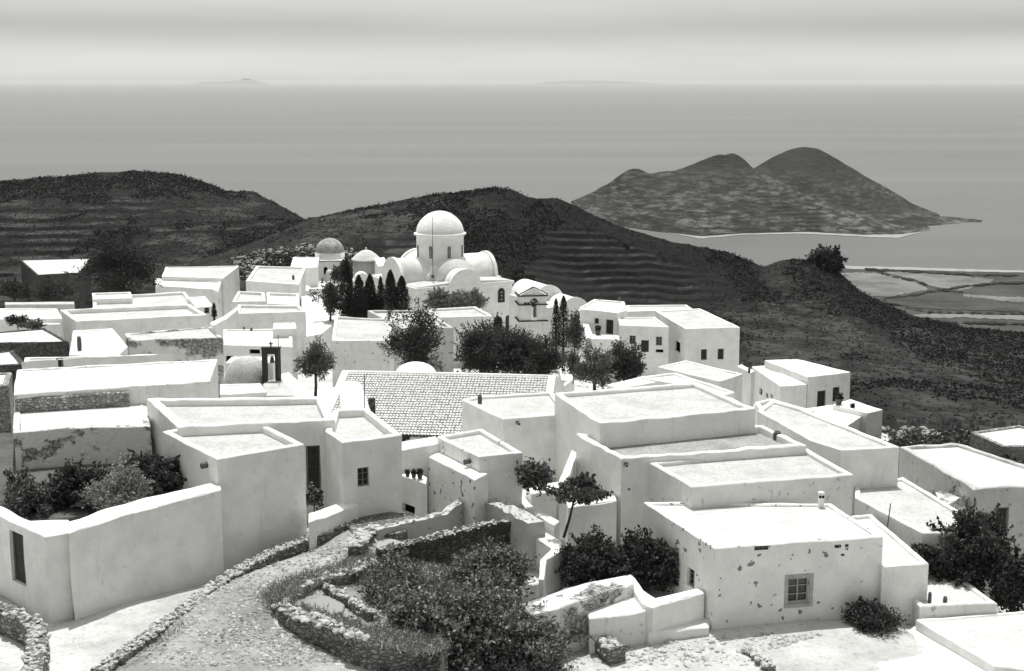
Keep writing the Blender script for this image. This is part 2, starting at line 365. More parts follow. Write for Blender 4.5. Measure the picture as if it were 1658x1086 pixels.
def opening(kind, a, ex, nrm, s0, s1, z0, z1, dep, root, loc):
    w_, h_ = s1-s0, z1-z0; rz = math.atan2(ex.y, ex.x)
    def C(s, z, d): p = a+ex*s-nrm*d; return (p.x, p.y, z)
    sm, zm = (s0+s1)/2, (z0+z1)/2
    if kind in ('window', 'surround_window'):
        fr = MB(); t = .07
        fr.box(C(sm, z0+t/2, dep-.06), (w_+.04, .06, t+.02), rz).box(C(sm, z1-t/2, dep-.06), (w_+.04, .06, t+.02), rz)
        fr.box(C(s0+t/2, zm, dep-.055), (t, .06, h_-2*t-.02), rz).box(C(s1-t/2, zm, dep-.055), (t, .06, h_-2*t-.02), rz)
        fr.box(C(sm, zm, dep-.05), (.05, .04, h_-2*t-.02), rz)
        for k in (1, 2): fr.box(C(sm, z0+h_*k/3, dep-.045), (w_-2*t, .03, .035), rz)
        wo_ = fr.obj('window', 'pale_wood' if kind == 'surround_window' else 'grey_wood', root, loc)
        MB().box(C(sm, zm, dep), (w_+.1, .02, h_+.1), rz).obj('pane', 'glass', wo_, loc)
        if kind == 'surround_window':
            su = MB(); b = .16
            su.box(C(sm, z1+b/2, -.01), (w_+2*b, .06, b), rz).box(C(sm, z0-b/2, -.02), (w_+2*b, .09, b), rz)
            su.box(C(s0-b/2, zm, -.012), (b, .055, h_-.004), rz).box(C(s1+b/2, zm, -.012), (b, .055, h_-.004), rz)
            su.obj('window_surround', 'pale_trim', root, loc)
    elif kind in ('door', 'shutter'):
        dm = MB(); k = max(2, int(w_/.28))
        for q in range(k): dm.box(C(s0+w_*(q+.5)/k, zm, dep-.05), (w_/k-.015, .05, h_-.01), rz)
        o = dm.obj('door' if kind == 'door' else 'shutter', 'dark_wood', root, loc)
        MB().box(C(sm, zm, dep+.02), (w_+.1, .02, h_+.1), rz).obj('backing', 'void', o, loc)
        t = .08; fr = MB().box(C(sm, z1-t/2, dep-.10), (w_, .05, t), rz).box(C(s0+t/2, zm-t/2, dep-.10), (t, .05, h_-t-.01), rz).box(C(s1-t/2, zm-t/2, dep-.10), (t, .05, h_-t-.01), rz)
        fr.obj('door_frame' if kind == 'door' else 'shutter_frame', 'grey_wood', root, loc)
        if kind == 'door' and loc[1] < 110:
            MB().lathe(C(s0+.18, zm, dep-.10), [(.0, -.04), (.035, -.03), (.035, .03), (0, .04)], 8).obj('handle', 'metal', o, loc)
    elif kind == 'spout':
        MB().box(C(sm, zm, dep), (w_+.1, .02, h_+.1), rz).obj('drain_hole', 'void', root, loc)
        q0, q1 = Vector(C(sm, zm, dep)), Vector(C(sm, zm-.03, -.28)); MB().tube([q0, q1], [w_*.42, w_*.42], 8).obj('drain_spout', 'clay', root, loc)
    elif kind == 'putlog_hole':
        MB().box(C(sm, zm, .05), (w_+.1, .02, h_+.1), rz).obj('putlog_hole', 'bark', root, loc)
    else:
        MB().box(C(sm, zm, dep+.0), (w_+.1, .02, h_+.1), rz).obj('opening', 'void', root, loc)

def chimney(ch, root, loc, zf):
    kind, px, py, wp, hp = ch; q = P(px, py+hp/2, zf); k = m_per_px(q.y); w_, h_ = wp*k, hp*k*1.03; r_ = w_/2
    if kind == 'pot':
        o = MB().lathe(q, [(r_*.8, -.05), (r_*.9, 0), (r_*1.05, h_*.3), (r_, h_*.75), (r_*.8, h_), (r_*.45, h_), (r_*.45, h_*.7)], 12).obj('chimney', 'clay', root, loc, True)
    elif kind == 'cowl':
        o = MB().lathe(q, [(r_*1.05, -.05), (r_, 0), (r_*.92, h_*.86), (r_*1.08, h_*.88), (r_*1.0, h_*.96), (r_*.5, h_), (0, h_)], 16).obj('chimney', 'whitewash_clean', root, loc, True)
        m = MB()
        for an in (-2.1, -1.15): m.lathe((q.x+math.cos(an)*r_*.9, q.y+math.sin(an)*r_*.9, q.z+h_*.7), [(0, -.07), (.06, -.05), (.06, .05), (0, .07)], 8)
        m.obj('smoke_hole', 'void', o, loc)
    else:
        MB().box((q.x, q.y, q.z+h_/2-.05), (w_, w_, h_+.1)).box((q.x, q.y, q.z+h_+.03), (w_*1.25, w_*1.25, .08)).obj('chimney', 'whitewash_clean' if kind == 'white' else 'clay', root, loc)

# ------------------------------------------------------------------ numpy noise
_perm = rng.random((256, 256))
def vnoise(x, y):
    xi = np.floor(x).astype(int); yi = np.floor(y).astype(int); fx = x-xi; fy = y-yi
    fx = fx*fx*(3-2*fx); fy = fy*fy*(3-2*fy); g = lambda a, b: _perm[a & 255, b & 255]
    return (g(xi, yi)*(1-fx)+g(xi+1, yi)*fx)*(1-fy)+(g(xi, yi+1)*(1-fx)+g(xi+1, yi+1)*fx)*fy-.5
def fbm(x, y, o=5, ga=.5):
    s = 0; a = 1.0
    for k in range(o): s = s+a*vnoise(x*2**k+17.3*k, y*2**k-9.1*k); a *= ga
    return s
def grid_faces(nr, nc):
    i = np.arange(nr-1)[:, None]*nc+np.arange(nc-1)[None, :]; i = i.ravel()
    return np.stack([i, i+1, i+nc+1, i+nc], 1)
def grid_obj(name, X, Y, Z, mat, kind='structure', flip=False):
    nr, nc = X.shape; f = grid_faces(nr, nc)
    if flip: f = f[:, ::-1]
    o = mesh_obj(name, np.stack([X.ravel(), Y.ravel(), Z.ravel()], 1), f, mat, smooth=True)
    return tag(o, kind=kind)

# ------------------------------------------------------------------ village ground
cps = [(-60, 1000, -21.6), (70, 1000, -21.9), (200, 1045, -21.7), (60, 1080, -21.7), (345, 940, -22.3), (420, 905, -22.2), (230, 1080, -21.5),
       (330, 1010, -21.5), (450, 925, -21.4), (550, 875, -21.2), (430, 1045, -22.1), (560, 1078, -22.7), (300, 1080, -21.6), (600, 860, -20.9),
       (700, 950, -22.6), (800, 1000, -23.0), (650, 1075, -23.0), (930, 1045, -23.6), (1050, 1052, -23.4), (1200, 1030, -23.2), (1400, 1010, -23.15),
       (1620, 1060, -23.9), (1100, 1080, -23.4), (880, 930, -22.6), (1000, 900, -22.6), (900, 870, -22.5), (860, 830, -22.3), (700, 860, -22.0),
       (760, 880, -22.4), (1550, 1000, -25.5), (1600, 900, -25.5), (1640, 960, -25.5), (1480, 870, -23.8)]
cw = [P(*c) for c in cps]
cw += [Vector(c) for c in ((-40, 80, -21), (0, 80, -22.2), (25, 80, -24.5), (45, 75, -26), (-45, 100, -23), (0, 100, -25.2), (-18, 100, -24.3), (35, 100, -32), (-50, 120, -25),
       (-10, 120, -26.7), (10, 120, -28), (30, 125, -34), (-50, 150, -28.5), (-12, 150, -30.5), (10, 150, -31.8), (30, 150, -35), (-50, 190, -34), (-25, 180, -33), (-8, 180, -34),
       (8, 166, -33.6), (25, 180, -41), (-30, 220, -38), (0, 215, -42), (30, 210, -50), (60, 60, -27), (60, 120, -42), (-30, 40, -21.5), (20, 40, -24.5), (0, 40, -23.3), (55, 40, -26), (-60, 60, -21.3))]
CA = np.array([[c.x, c.y] for c in cw]); CZ = np.array([c.z for c in cw])
def kern(d): return np.sqrt(d*d+4.0)
D = np.linalg.norm(CA[:, None]-CA[None], axis=2); n_ = len(CA)
A_ = np.zeros((n_+3, n_+3)); A_[:n_, :n_] = -kern(D); A_[:n_, n_] = 1; A_[:n_, n_+1:] = CA; A_[n_:, :n_] = A_[:n_, n_:].T
W_ = np.linalg.lstsq(A_, np.concatenate([CZ, [0, 0, 0]]), rcond=None)[0]
def gz(x, y):
    x = np.atleast_1d(np.asarray(x, float)); y = np.atleast_1d(np.asarray(y, float)); out = np.empty(x.size)
    xf, yf = x.ravel(), y.ravel()
    for s in range(0, x.size, 20000):
        q = np.stack([xf[s:s+20000], yf[s:s+20000]], 1); d = np.linalg.norm(q[:, None]-CA[None], axis=2)
        out[s:s+20000] = -kern(d) @ W_[:n_] + W_[n_]+q @ W_[n_+1:]
    out += .10*fbm(xf*.5, yf*.5, 5, .6)
    return out.reshape(x.shape)
def gz1(x, y): return float(gz(x, y)[0])
yy = np.concatenate([np.arange(28, 90, .45), np.arange(90, 222, 1.5)]); xx = np.arange(-75, 78, .5)
XX, YY = np.meshgrid(xx, yy)
grid_obj('ground', XX, YY, gz(XX, YY), 'ground_dust')

# ------------------------------------------------------------------ hills
def interp_s(xs, xp, fp):
    t = np.interp(xs, xp, fp); k = 9; ker = np.ones(k)/k
    return np.convolve(np.pad(t, k//2, mode='edge'), ker, 'valid')
def catmull(rows, m):
    out = []; n = len(rows)
    for i in range(n-1):
        p0, p1, p2, p3 = rows[max(i-1, 0)], rows[i], rows[i+1], rows[min(i+2, n-1)]
        for k in range(m[i]):
            t = k/m[i]
            out.append(.5*((2*p1)+(-p0+p2)*t+(2*p0-5*p1+4*p2-p3)*t*t+(-p0+3*p1-3*p2+p3)*t**3))
    out.append(rows[-1]); return np.array(out)
def raydirs(px, py):
    x = (px-CX)/F; y = (CY-py)/F; return x, cp+y*sp, -sp+y*cp
def loft(rows, x0, x1, nc, m, back=None):
    px = np.linspace(x0, x1, nc); R_ = []
    for r_ in rows:
        a = np.array(r_, float); py = interp_s(px, a[:, 0], a[:, 1]); Y = interp_s(px, a[:, 0], a[:, 2])
        dx, dy, dz = raydirs(px, py); t = Y/dy; R_.append(np.stack([dx*t, Y, dz*t], 1))
    nb = len(back or []); g = catmull(R_, m[nb:])
    for q, (dY, zz) in enumerate(back or []):
        r0 = g[0]; b = r0.copy(); k = (b[:, 1]+dY)/b[:, 1]; b[:, 0] *= k; b[:, 1] *= k
        b[:, 2] = r0[:, 2]-abs(zz) if zz > -200 else zz
        n_ = m[nb-1-q]; t = (np.arange(n_)/n_)[:, None, None]; g = np.concatenate([b[None]*(1-t)+r0[None]*t, g])
    return g[..., 0], g[..., 1], g[..., 2], px
def nsm(a, b, x): t = np.clip((x-a)/(b-a), 0, 1); return t*t*(3-2*t)
rows = [
 [(-60, 445, 440), (300, 428, 440), (400, 402, 440), (450, 378, 440), (492, 357, 440), (540, 345, 435), (620, 332, 430), (700, 315, 422), (760, 309, 418), (800, 303, 415), (830, 306, 415),
  (850, 316, 415), (875, 321, 416), (905, 320, 418), (940, 336, 419), (1000, 363, 421), (1090, 386, 425), (1180, 405, 430), (1237, 431, 434), (1270, 421, 438), (1310, 419, 440),
  (1350, 434, 440), (1400, 480, 435), (1480, 512, 425), (1560, 530, 410), (1720, 545, 400)],
 [(-60, 450, 330), (300, 436, 330), (400, 408, 320), (490, 388, 330), (620, 372, 375), (800, 362, 386), (1000, 425, 391), (1100, 452, 396), (1235, 478, 400), (1350, 492, 402), (1450, 540, 385), (1720, 600, 355)],
 [(-60, 458, 260), (300, 446, 250), (400, 432, 240), (490, 424, 260), (620, 422, 330), (800, 432, 352), (1000, 492, 360), (1100, 512, 358), (1235, 542, 350), (1350, 570, 330), (1450, 600, 300), (1720, 645, 265)],
 [(-60, 470, 225), (300, 462, 212), (400, 462, 212), (620, 480, 232), (800, 510, 280), (1000, 570, 285), (1235, 640, 255), (1350, 680, 205), (1450, 702, 150), (1720, 745, 125)],
 [(-60, 500, 205), (380, 520, 200), (620, 530, 205), (800, 570, 205), (1000, 620, 190), (1235, 700, 125), (1350, 720, 115), (1450, 745, 100), (1720, 790, 90)]]
X, Y, Z, px = loft(rows, -60, 1720, 1000, [10, 26, 150, 150, 110, 50], back=[(60, -14), (700, -262)])
PX = np.broadcast_to(px, X.shape)
Z = Z+1.6*fbm(X*.02, Y*.02, 6, .5)+.5*fbm(X*.12, Y*.12, 4, .6)
def terrace(X, Y, Z, step, warp, a=.60, b_=.95):
    """level treads and steep risers that follow the contour lines"""
    dep = -Z*cp-Y*sp; zc = Y*cp-Z*sp; py = CY+F*dep/zc+warp; k = np.floor(py/step); f = py/step-k; out = np.empty_like(Z)
    for c in range(Z.shape[1]):
        o = np.argsort(py[:, c]); z0 = np.interp(k[:, c]*step, py[o, c], Z[o, c]); z1 = np.interp((k[:, c]+1)*step, py[o, c], Z[o, c])
        out[:, c] = z0+(z1-z0)*nsm(a, b_, f[:, c])
    out = np.median(np.stack([np.roll(out, q, 1) for q in (-3, -2, -1, 0, 1, 2, 3)]), 0)
    return Z+np.clip(out-Z, -2.2, 2.2)
w1 = 20*fbm(X*.014, Y*.006, 4)+9*fbm(X*.06, Y*.02, 4)
zt = terrace(X, Y, Z, 12.5, w1); zt2 = terrace(X, Y, Z, 8.5, w1*1.6)
PW = PX+90*fbm(X*.03, Y*.03, 4)
mask = nsm(815, 875, PW)*(1-nsm(1080, 1170, PW))*nsm(-72, -66, Z)*(1-nsm(-44, -40, Z))*nsm(320, 335, Y)*(1-nsm(405, 412, Y))
mask = np.maximum(mask, .85*nsm(1150, 1250, PX)*nsm(-.08, .06, fbm(X*.01+5, Y*.01, 3)))
mask = np.maximum(mask, .6*(1-nsm(600, 800, PX))*nsm(.0, .15, fbm(X*.014+9, Y*.014, 3)))
mask = mask*(1-nsm(415, 428, Y))*(Y > 130)
MASK = mask
Z = np.where(PX < 1160, Z*(1-.72*mask)+zt*mask*.72, Z*(1-mask)+zt2*mask)
HILL = (X, Y, Z)
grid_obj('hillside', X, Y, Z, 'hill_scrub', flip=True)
rows = [
 [(-80, 297, 720), (0, 292, 720), (60, 286, 720), (120, 281, 720), (180, 275, 720), (220, 273, 720), (290, 280, 720), (330, 294, 720), (375, 312, 715), (410, 310, 710), (440, 325, 700), (495, 357, 680), (560, 395, 660), (640, 430, 640)],
 [(-80, 350, 640), (220, 345, 640), (375, 355, 640), (495, 385, 620), (640, 440, 600)],
 [(-80, 430, 560), (220, 430, 560), (375, 425, 560), (495, 425, 560), (640, 460, 560)],
 [(-80, 480, 500), (220, 480, 500), (495, 480, 500), (640, 500, 500)]]
X, Y, Z, px = loft(rows, -80, 640, 420, [10, 26, 110, 110, 30], back=[(80, -16), (700, -262)])
Z = Z+2.2*fbm(X*.012, Y*.012, 6, .5)+.8*fbm(X*.07, Y*.07, 4, .6)
warp = 2*fbm(X*.01, Y*.01, 3); u = (Z+warp)/2.2; fr_ = u-np.floor(u); zt = (np.floor(u)+nsm(.7, .98, fr_))*2.2-warp
mask = .6*nsm(.02, .18, fbm(X*.008+3, Y*.008, 3)); Z = Z*(1-mask)+zt*mask
HILL2 = (X, Y, Z)
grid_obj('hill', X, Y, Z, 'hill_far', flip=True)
# island (front ridge and the big dome behind it)
rows = [
 [(925, 326, 2700), (960, 309, 2650), (990, 293, 2620), (1012, 277, 2600), (1032, 273, 2600), (1052, 281, 2600), (1092, 276, 2600), (1125, 264, 2620), (1160, 249, 2640), (1188, 247, 2650), (1205, 258, 2650), (1222, 275, 2650), (1260, 290, 2640), (1330, 318, 2600), (1430, 338, 2600), (1500, 348, 2580), (1545, 352, 2560), (1578, 354.5, 2535), (1590, 356.5, 2530)],
 [(925, 336, 2600), (1032, 320, 2480), (1180, 312, 2450), (1330, 340, 2440), (1500, 357, 2500), (1578, 357.5, 2515), (1590, 358.5, 2515)],
 [(925, 346, 2550), (1000, 364, 2440), (1060, 374, 2350), (1130, 382, 2275), (1180, 378, 2310), (1300, 376, 2335), (1400, 380, 2295), (1460, 379, 2305), (1520, 371, 2385), (1578, 361, 2498), (1590, 360, 2505)]]
X, Y, Z, px = loft(rows, 925, 1590, 420, [8, 12, 90, 90], back=[(120, -60), (420, -262)])
Z = Z+5*fbm(X*.006, Y*.006, 6, .55)*nsm(-252, -225, Z)+1.6*fbm(X*.04, Y*.04, 4, .6)*nsm(-252, -243, Z)
u = (Z)/5.+.8*fbm(X*.004, Y*.004, 3); fr_ = u-np.floor(u); zt = Z-(fr_-nsm(.7, .98, fr_))*5.; mk = .5*nsm(0, .15, fbm(X*.01, Y*.006+4, 4)); Z = Z*(1-mk)+zt*mk
Z[-1] = -262
tag(grid_obj('island', X, Y, Z, 'island_scrub', flip=True), 'structure')
rows = [
 [(1130, 345, 2900), (1180, 300, 2850), (1222, 271, 2820), (1252, 254, 2800), (1280, 242, 2800), (1300, 238, 2800), (1322, 240, 2800), (1350, 254, 2800), (1400, 284, 2780), (1440, 305, 2760), (1480, 330, 2720), (1530, 350, 2650), (1560, 360, 2600)],
 [(1130, 350, 2700), (1222, 300, 2640), (1300, 290, 2600), (1400, 320, 2580), (1480, 350, 2540), (1560, 364, 2500)],
 [(1130, 375, 2500), (1222, 350, 2500), (1300, 350, 2500), (1400, 362, 2480), (1480, 366, 2450), (1560, 368, 2440)]]
X, Y, Z, px = loft(rows, 1130, 1560, 280, [8, 12, 80, 60], back=[(150, -60), (420, -262)])
Z = Z+5*fbm(X*.005+3, Y*.005, 5, .5)*nsm(-252, -225, Z)+1.2*fbm(X*.04, Y*.04, 4, .6)*nsm(-252, -240, Z)
grid_obj('island_peak', X, Y, Z, 'island_dark', flip=True)
def blob(name, pts, z, mat, thick=None, kind='structure'):
    v = [tuple(P(a, b, z)) for a, b in pts]; n = len(v)
    o = mesh_obj(name, v, [tuple(range(n))], mat); return tag(o, kind=kind)
def sheet(name, top, bot, z, mat, amp=0, n=80):
    """thin sheet between two pixel polylines on the plane z (edges wobble a little)"""
    a = np.array(top, float); b = np.array(bot, float); t = np.linspace(0, 1, n)
    def line(q):
        s = np.r_[0, np.cumsum(np.hypot(*np.diff(q, axis=0).T))]; s /= s[-1]; return np.stack([np.interp(t, s, q[:, 0]), np.interp(t, s, q[:, 1])], 1)
    a, b = line(a), line(b); wob = fbm(t*40, t*0+a[0, 0], 3)
    vs = [tuple(P(p[0], p[1]+amp*wq, z)) for p, wq in zip(a, wob)]+[tuple(P(p[0], p[1]+amp*wq, z)) for p, wq in zip(b, wob[::-1])]
    fs = [(i, i+1, n+i+1, n+i) for i in range(n-1)]
    return tag(mesh_obj(name, vs, [f[::-1] for f in fs], mat), kind='structure')
# sea and coast
sea_v = [(-90000, -2000, SEA), (90000, -2000, SEA), (90000, 90000, SEA), (-90000, 90000, SEA)]
tag(mesh_obj('sea', sea_v, [(0, 1, 2, 3)], 'sea'), kind='structure')
sheet('beach', [(1040, 368), (1100, 377), (1140, 383), (1200, 378), (1300, 375), (1400, 380), (1460, 379), (1490, 375)],
      [(1040, 369), (1095, 379), (1135, 386), (1200, 380), (1300, 378), (1400, 383), (1455, 385), (1490, 376)], SEA+.6, 'sand', .8)
sheet('coastal_plain', [(1300, 425), (1345, 428), (1380, 431), (1450, 433), (1550, 436), (1658, 439), (1780, 441)],
      [(1300, 640), (1400, 640), (1500, 640), (1780, 640)], SEA+.8, 'field_mid', .8)
sheet('beach', [(1345, 427.5), (1380, 430.5), (1450, 432), (1550, 435), (1658, 438), (1780, 440)], [(1345, 432), (1380, 435), (1450, 436), (1550, 439), (1658, 441), (1780, 443)], SEA+1.2, 'sand', .8)
def field(pts_t, pts_b, mat, z=SEA+1.2): sheet('field', pts_t, pts_b, z, mat, 2.0, 60)
field([(1352, 444), (1380, 441), (1420, 441), (1460, 448), (1485, 458), (1502, 467)], [(1352, 448), (1370, 463), (1400, 478), (1440, 480), (1475, 474), (1500, 470)], 'field_pale')
field([(1425, 437), (1480, 441), (1560, 447), (1610, 452)], [(1432, 441), (1480, 452), (1510, 464), (1560, 470), (1605, 455)], 'field_pale')
field([(1425, 483), (1500, 474), (1600, 472), (1720, 476)], [(1425, 489), (1500, 500), (1600, 503), (1720, 505)], 'field_mid', SEA+1.5)
field([(1480, 509), (1560, 508), (1720, 512)], [(1480, 514), (1560, 514), (1720, 520)], 'field_pale')
field([(1560, 476), (1620, 480), (1720, 482)], [(1560, 479), (1620, 487), (1720, 492)], 'field_pale', SEA+1.9)
for a, b in (([(1400, 434), (1480, 438), (1560, 442), (1658, 444), (1740, 446)], 3.2), ([(1418, 439), (1450, 446), (1490, 455), (1515, 466), (1560, 472)], 3),
             ([(1425, 481), (1470, 477), (1510, 470), (1560, 462), (1620, 456), (1740, 455)], 4), ([(1430, 487), (1500, 502), (1560, 505), (1740, 507)], 3), ([(1500, 518), (1740, 524)], 5)):
    sheet('hedgerow', a, [(p[0], p[1]+b*.6) for p in a], SEA+2.4, 'field_dark', 2.2, 90)
# faint far islands near the horizon
for (x0, x1, yt, Yd) in ((330, 450, 127, 80000), (860, 1075, 127.5, 82000)):
    n = 60; t = np.linspace(0, 1, n); xs = x0+(x1-x0)*t
    prof = np.sin(np.pi*t)**.7*(.65+.6*(fbm(t*4+x0, t*0, 4)+.3)); base_z = SEA
    H = max(40, ZY(yt, Yd)-SEA); vs = []; fs = []
    for dy, k in ((-1200, 0), (-500, .7), (0, 1), (600, .6), (1400, 0)):
        for i in range(n):
            Xp = (xs[i]-CX)/F*Yd*1.02; vs.append((Xp, Yd+dy, base_z+H*prof[i]*k-(2 if k == 0 else 0)))
    for r_ in range(4):
        for i in range(n-1): fs.append((r_*n+i, r_*n+i+1, (r_+1)*n+i+1, (r_+1)*n+i))
    tag(mesh_obj('distant_island', vs, fs, 'far_land', smooth=True), kind='structure')
#CONTENT
# ------------------------------------------------------------------ houses, near to far
house('low whitewashed house with stone-framed window beside the sandy path, spotted front wall', [(1042,812),(1157,887),(1430,868),(1346,815)], -19.5, -24.3,
      wall='whitewash_spotted', roof='roof_bright', par=.10, pw=.22, ops=[('surround_window',1293,956,34,42),('window',1118,935,12,30),('putlog_hole',1226,889,8,4),('putlog_hole',1240,888,10,5),('putlog_hole',1356,885,8,4),('putlog_hole',1371,883,8,5),('putlog_hole',1365,898,6,4)], chim=[('cowl',1329,808,11,26)])
house('narrow lower annex stepped down on the right of the spotted house', [(1366,836),(1412,832),(1504,911),(1428,918)], -20.8, -25, wall='whitewash', roof='roof_bright', par=.12, pw=.2)
house('lowest triangular white roof behind the annex with two little chimney pots at its front edge', [(1400,893),(1487,885),(1615,976),(1490,981)], -22.4, -26.5, wall='whitewash_worn', roof='roof_bright', par=.10, pw=.2,
      chim=[('pot',1505,967,6,18),('pot',1530,971,7,12)])
house('flat white roof cut off by the bottom right corner of the picture', [(1483,1003),(1690,986),(1900,1110),(1612,1078)], -22.9, -26, wall='whitewash_clean', roof='roof_bright', par=.04, pw=.2)
house('low white forecourt slab below the corner roof', [(1250,1072),(1345,1046),(1466,1024),(1484,1010),(1608,1082),(1620,1130),(1250,1130)], -23.35, -25.5, name='terrace', cat='terrace', wall='whitewash_clean', flat=True)
house('white house with broad mottled roof right behind the spotted house', [(1050,748),(1120,787),(1382,768),(1302,722)], -18.5, -24, wall='whitewash_worn', roof='roof_mottled', par=.22, pw=.26)
house('house with grey weathered roof and ragged front parapet between two taller roofs', [(933,703),(1006,742),(1306,720),(1235,688)], -18.2, -24, roof='roof_grey', par=.35, pw=.28, rough=.10, chim=[('pot',1258,705,13,14)], ops=[('spout',1000,752,5,5),('putlog_hole',1018,792,4,3)])
house('largest flat roof right of centre, dirty grey patch at its far corner', [(898,636),(971,685),(1224,661),(1127,619)], -17.2, -24, wall='whitewash', roof='roof_mottled', par=.22, pw=.3, rough=.07)
house('white house with a jar-shaped chimney on its small roof, beside the tiled roof', [(748,646),(815,678),(920,669),(895,634),(770,641)], -18.4, -24, roof='roof_white', par=.15, pw=.25, chim=[('pot',777,646,7,14)], ops=[('spout',838,684,5,5)])
house('small cube-like house in the centre with grey parapet-rimmed roof', [(707,706),(775,739),(846,732),(781,694)], -18.1, -24, wall='whitewash_spotted', roof='roof_mottled', par=.2, pw=.22,
      ops=[('spout',760,746,5,5),('putlog_hole',718,772,4,4),('putlog_hole',722,792,4,3)])
house('low lean-to block at the left foot of the small cube-like house', [(694,739),(712,730),(790,766),(768,776)], -18.9, -24, name='annex', cat='annex', wall='whitewash_spotted', flat=True, top=.06)
house('white house with one small dark six-pane window facing the rubble ramp', [(540,663),(596,660),(650,703),(554,716),(527,697)], -17.1, -23, wall='whitewash', roof='roof_mottled', par=.4, pw=.28,
      ops=[('window',589,772,19,31)])
house('long flat-roofed house with tall dark alley doorway', [(237,645),(330,644),(430,643),(524,641),(542,679),(289,691)], -16.7, -22.5, roof='roof_mottled', par=.35, pw=.42, rough=.05,
      ops=[('door',508,757,23,72)])
house('tall white house with sheer blank front above the left garden', [(263,698),(298,692),(425,686),(493,718),(352,743)], -16.9, -24, wall='whitewash', roof='roof_mottled', par=.3, pw=.28, ops=[('spout',335,752,5,5)])
house('long thick garden wall with white rounded top running down to the left', [(112,842),(230,806),(358,779),(358,793),(230,824),(112,863)], -18.15, -24, name='garden_wall', cat='wall', wall='whitewash', flat=True, top=.08)
house('wall corner with dark doorway at the left edge of the picture', [(-60,800),(8,822),(50,843),(111,840),(111,861),(73,869),(0,835),(-60,812)], -18.2, -24, name='gate_wall', cat='wall', wall='whitewash', flat=True, ops=[('door',29,903,20,84)], top=.06)
house('short thick wall with bright top closing the alley', [(499,830),(572,806),(580,816),(500,846)], -20.2, -23.5, name='alley_wall', cat='wall', flat=True, top=.08)
house('low wall with a row of flowerpots between two houses', [(640,755),(650,752),(691,772),(690,783),(648,768)], -19.6, -23.5, name='garden_wall', cat='wall', flat=True, ops=[('opening',661,824,20,14)])
house('thick rounded parapet wall below the tiled roof', [(640,716),(706,707),(716,716),(648,728)], -18.4, -23, name='parapet_wall', cat='wall', wall='whitewash_clean', flat=True, top=.08)
house('long white house stepping back to the right, above the black terraces', [(1226,664),(1250,646),(1300,661),(1456,723),(1362,728),(1312,712)], -18.5, -24, wall='whitewash', roof='roof_white', par=.15, pw=.25)
house('small roof with thin parapet behind the long right-hand roof', [(1222,651),(1248,645),(1318,664),(1300,672),(1232,664)], -18.9, -24, roof='roof_white', par=.2, pw=.22)
house('long low white roof sloping away behind the bushy tree on the right', [(1384,805),(1385,786),(1463,772),(1612,862),(1494,862)], -20.5, -25.5, wall='whitewash_worn', roof='roof_white', par=.12, pw=.22)
house('half-ruined grey house at the right edge with flaking wall and dark window', [(1457,722),(1553,717),(1740,778),(1740,784),(1577,791)], -20.3, -26.5, wall='plaster_grey', roof='roof_bright', par=.14, pw=.3, rough=.10,
      ops=[('shutter',1622,842,20,42)])
house('broken remains of a roofless wall beside the half-ruined house', [(1503,795),(1520,786),(1566,800),(1563,812),(1530,812)], -20.9, -26, name='ruined_wall', cat='ruin', wall='ruined_plaster', flat=True, rough=.9, top=.2)
house('far right stone hut with white flat roof beyond the terraces', [(1571,699),(1650,688),(1720,705),(1700,722),(1624,722)], -26.6, -31, name='hut', cat='hut', wall='pale_stone', roof='roof_bright', par=.12)
# left side
house('very bright long roof above a front wall that is bare stone on its left half', [(27,598),(352,581),(339,617),(22,638)], -16.6, -19.2, wall='whitewash_worn', roof='roof_bright', par=.06, pw=.3, rough=.05)
house('bare rubble facing under the left half of the very bright long roof', [(24,640),(209,629.5),(209,634.5),(24,645.5)], -16.85, -19.0, name='stone_facing', cat='wall', wall='pale_stone', flat=True, rough=.1)
house('crumbling house with flaked plaster front and bright roof above the garden shrubs', [(22,662),(237,651),(244,690),(130,691),(22,700)], -17.6, -23, wall='flaked_plaster', roof='roof_bright', par=.05, pw=.3, rough=.14)
house('sliver of a pale house at the left edge beside the very bright roof', [(-60,604),(19,602),(14,623),(-60,626)], -17.4, -23, wall='pale_stone', roof='roof_bright', par=.1)
house('white house with one tiny dark door just behind the very bright roof', [(40,578),(262,573),(282,583),(35,597)], -17.9, -21, wall='whitewash_clean', roof='roof_white', par=.1, rough=.08, ops=[('door',97,588,8,12)])
house('small white house with dark-edged roof at the left edge', [(-40,574),(22,566),(42,590),(-40,593)], -18.2, -21, roof='roof_bright', par=.06, wall='dark_stone')
house('dark stone house with snow-white roof and streaked front, left edge', [(-40,540),(73,531),(112,553),(-40,556)], -20.3, -25, wall='dark_stone', roof='roof_bright', par=.08, pw=.25, rough=.06)
house('small glaring white roof with a dark pot, between two stone-fronted houses', [(118,535),(182,531),(207,560),(192,574),(112,574)], -19.4, -24, wall='whitewash_clean', roof='roof_bright', par=.08, chim=[('pot',129,556,7,22)])
house('house with pitted stone front and grey-white roof, behind the very bright roof', [(202,540),(342,528),(361,547),(209,551)], -19.5, -25, wall='ruined_plaster', roof='roof_white', par=.1, pw=.28, rough=.07)
house('long white house with raised left gable and clean grey-white front', [(97,501),(308,492),(335,509),(124,520)], -21.1, -26, roof='roof_white', par=.4, pw=.35, rough=.05)
house('flat white roof at the left edge behind a small bush', [(-40,499),(92,499),(101,515),(-40,516)], -20.9, -26, roof='roof_bright', par=.08)
house('low garden wall below the flat white roof at the left edge', [(40,523),(96,521),(98,524),(40,526)], -21.3, -26, name='garden_wall', cat='wall', wall='whitewash_worn', flat=True)
house('white house with a low box on its left end, before the dark round tree', [(152,480),(300,472),(314,493),(150,499)], -23.2, -29, roof='roof_white', par=.3, pw=.3, rough=.06)
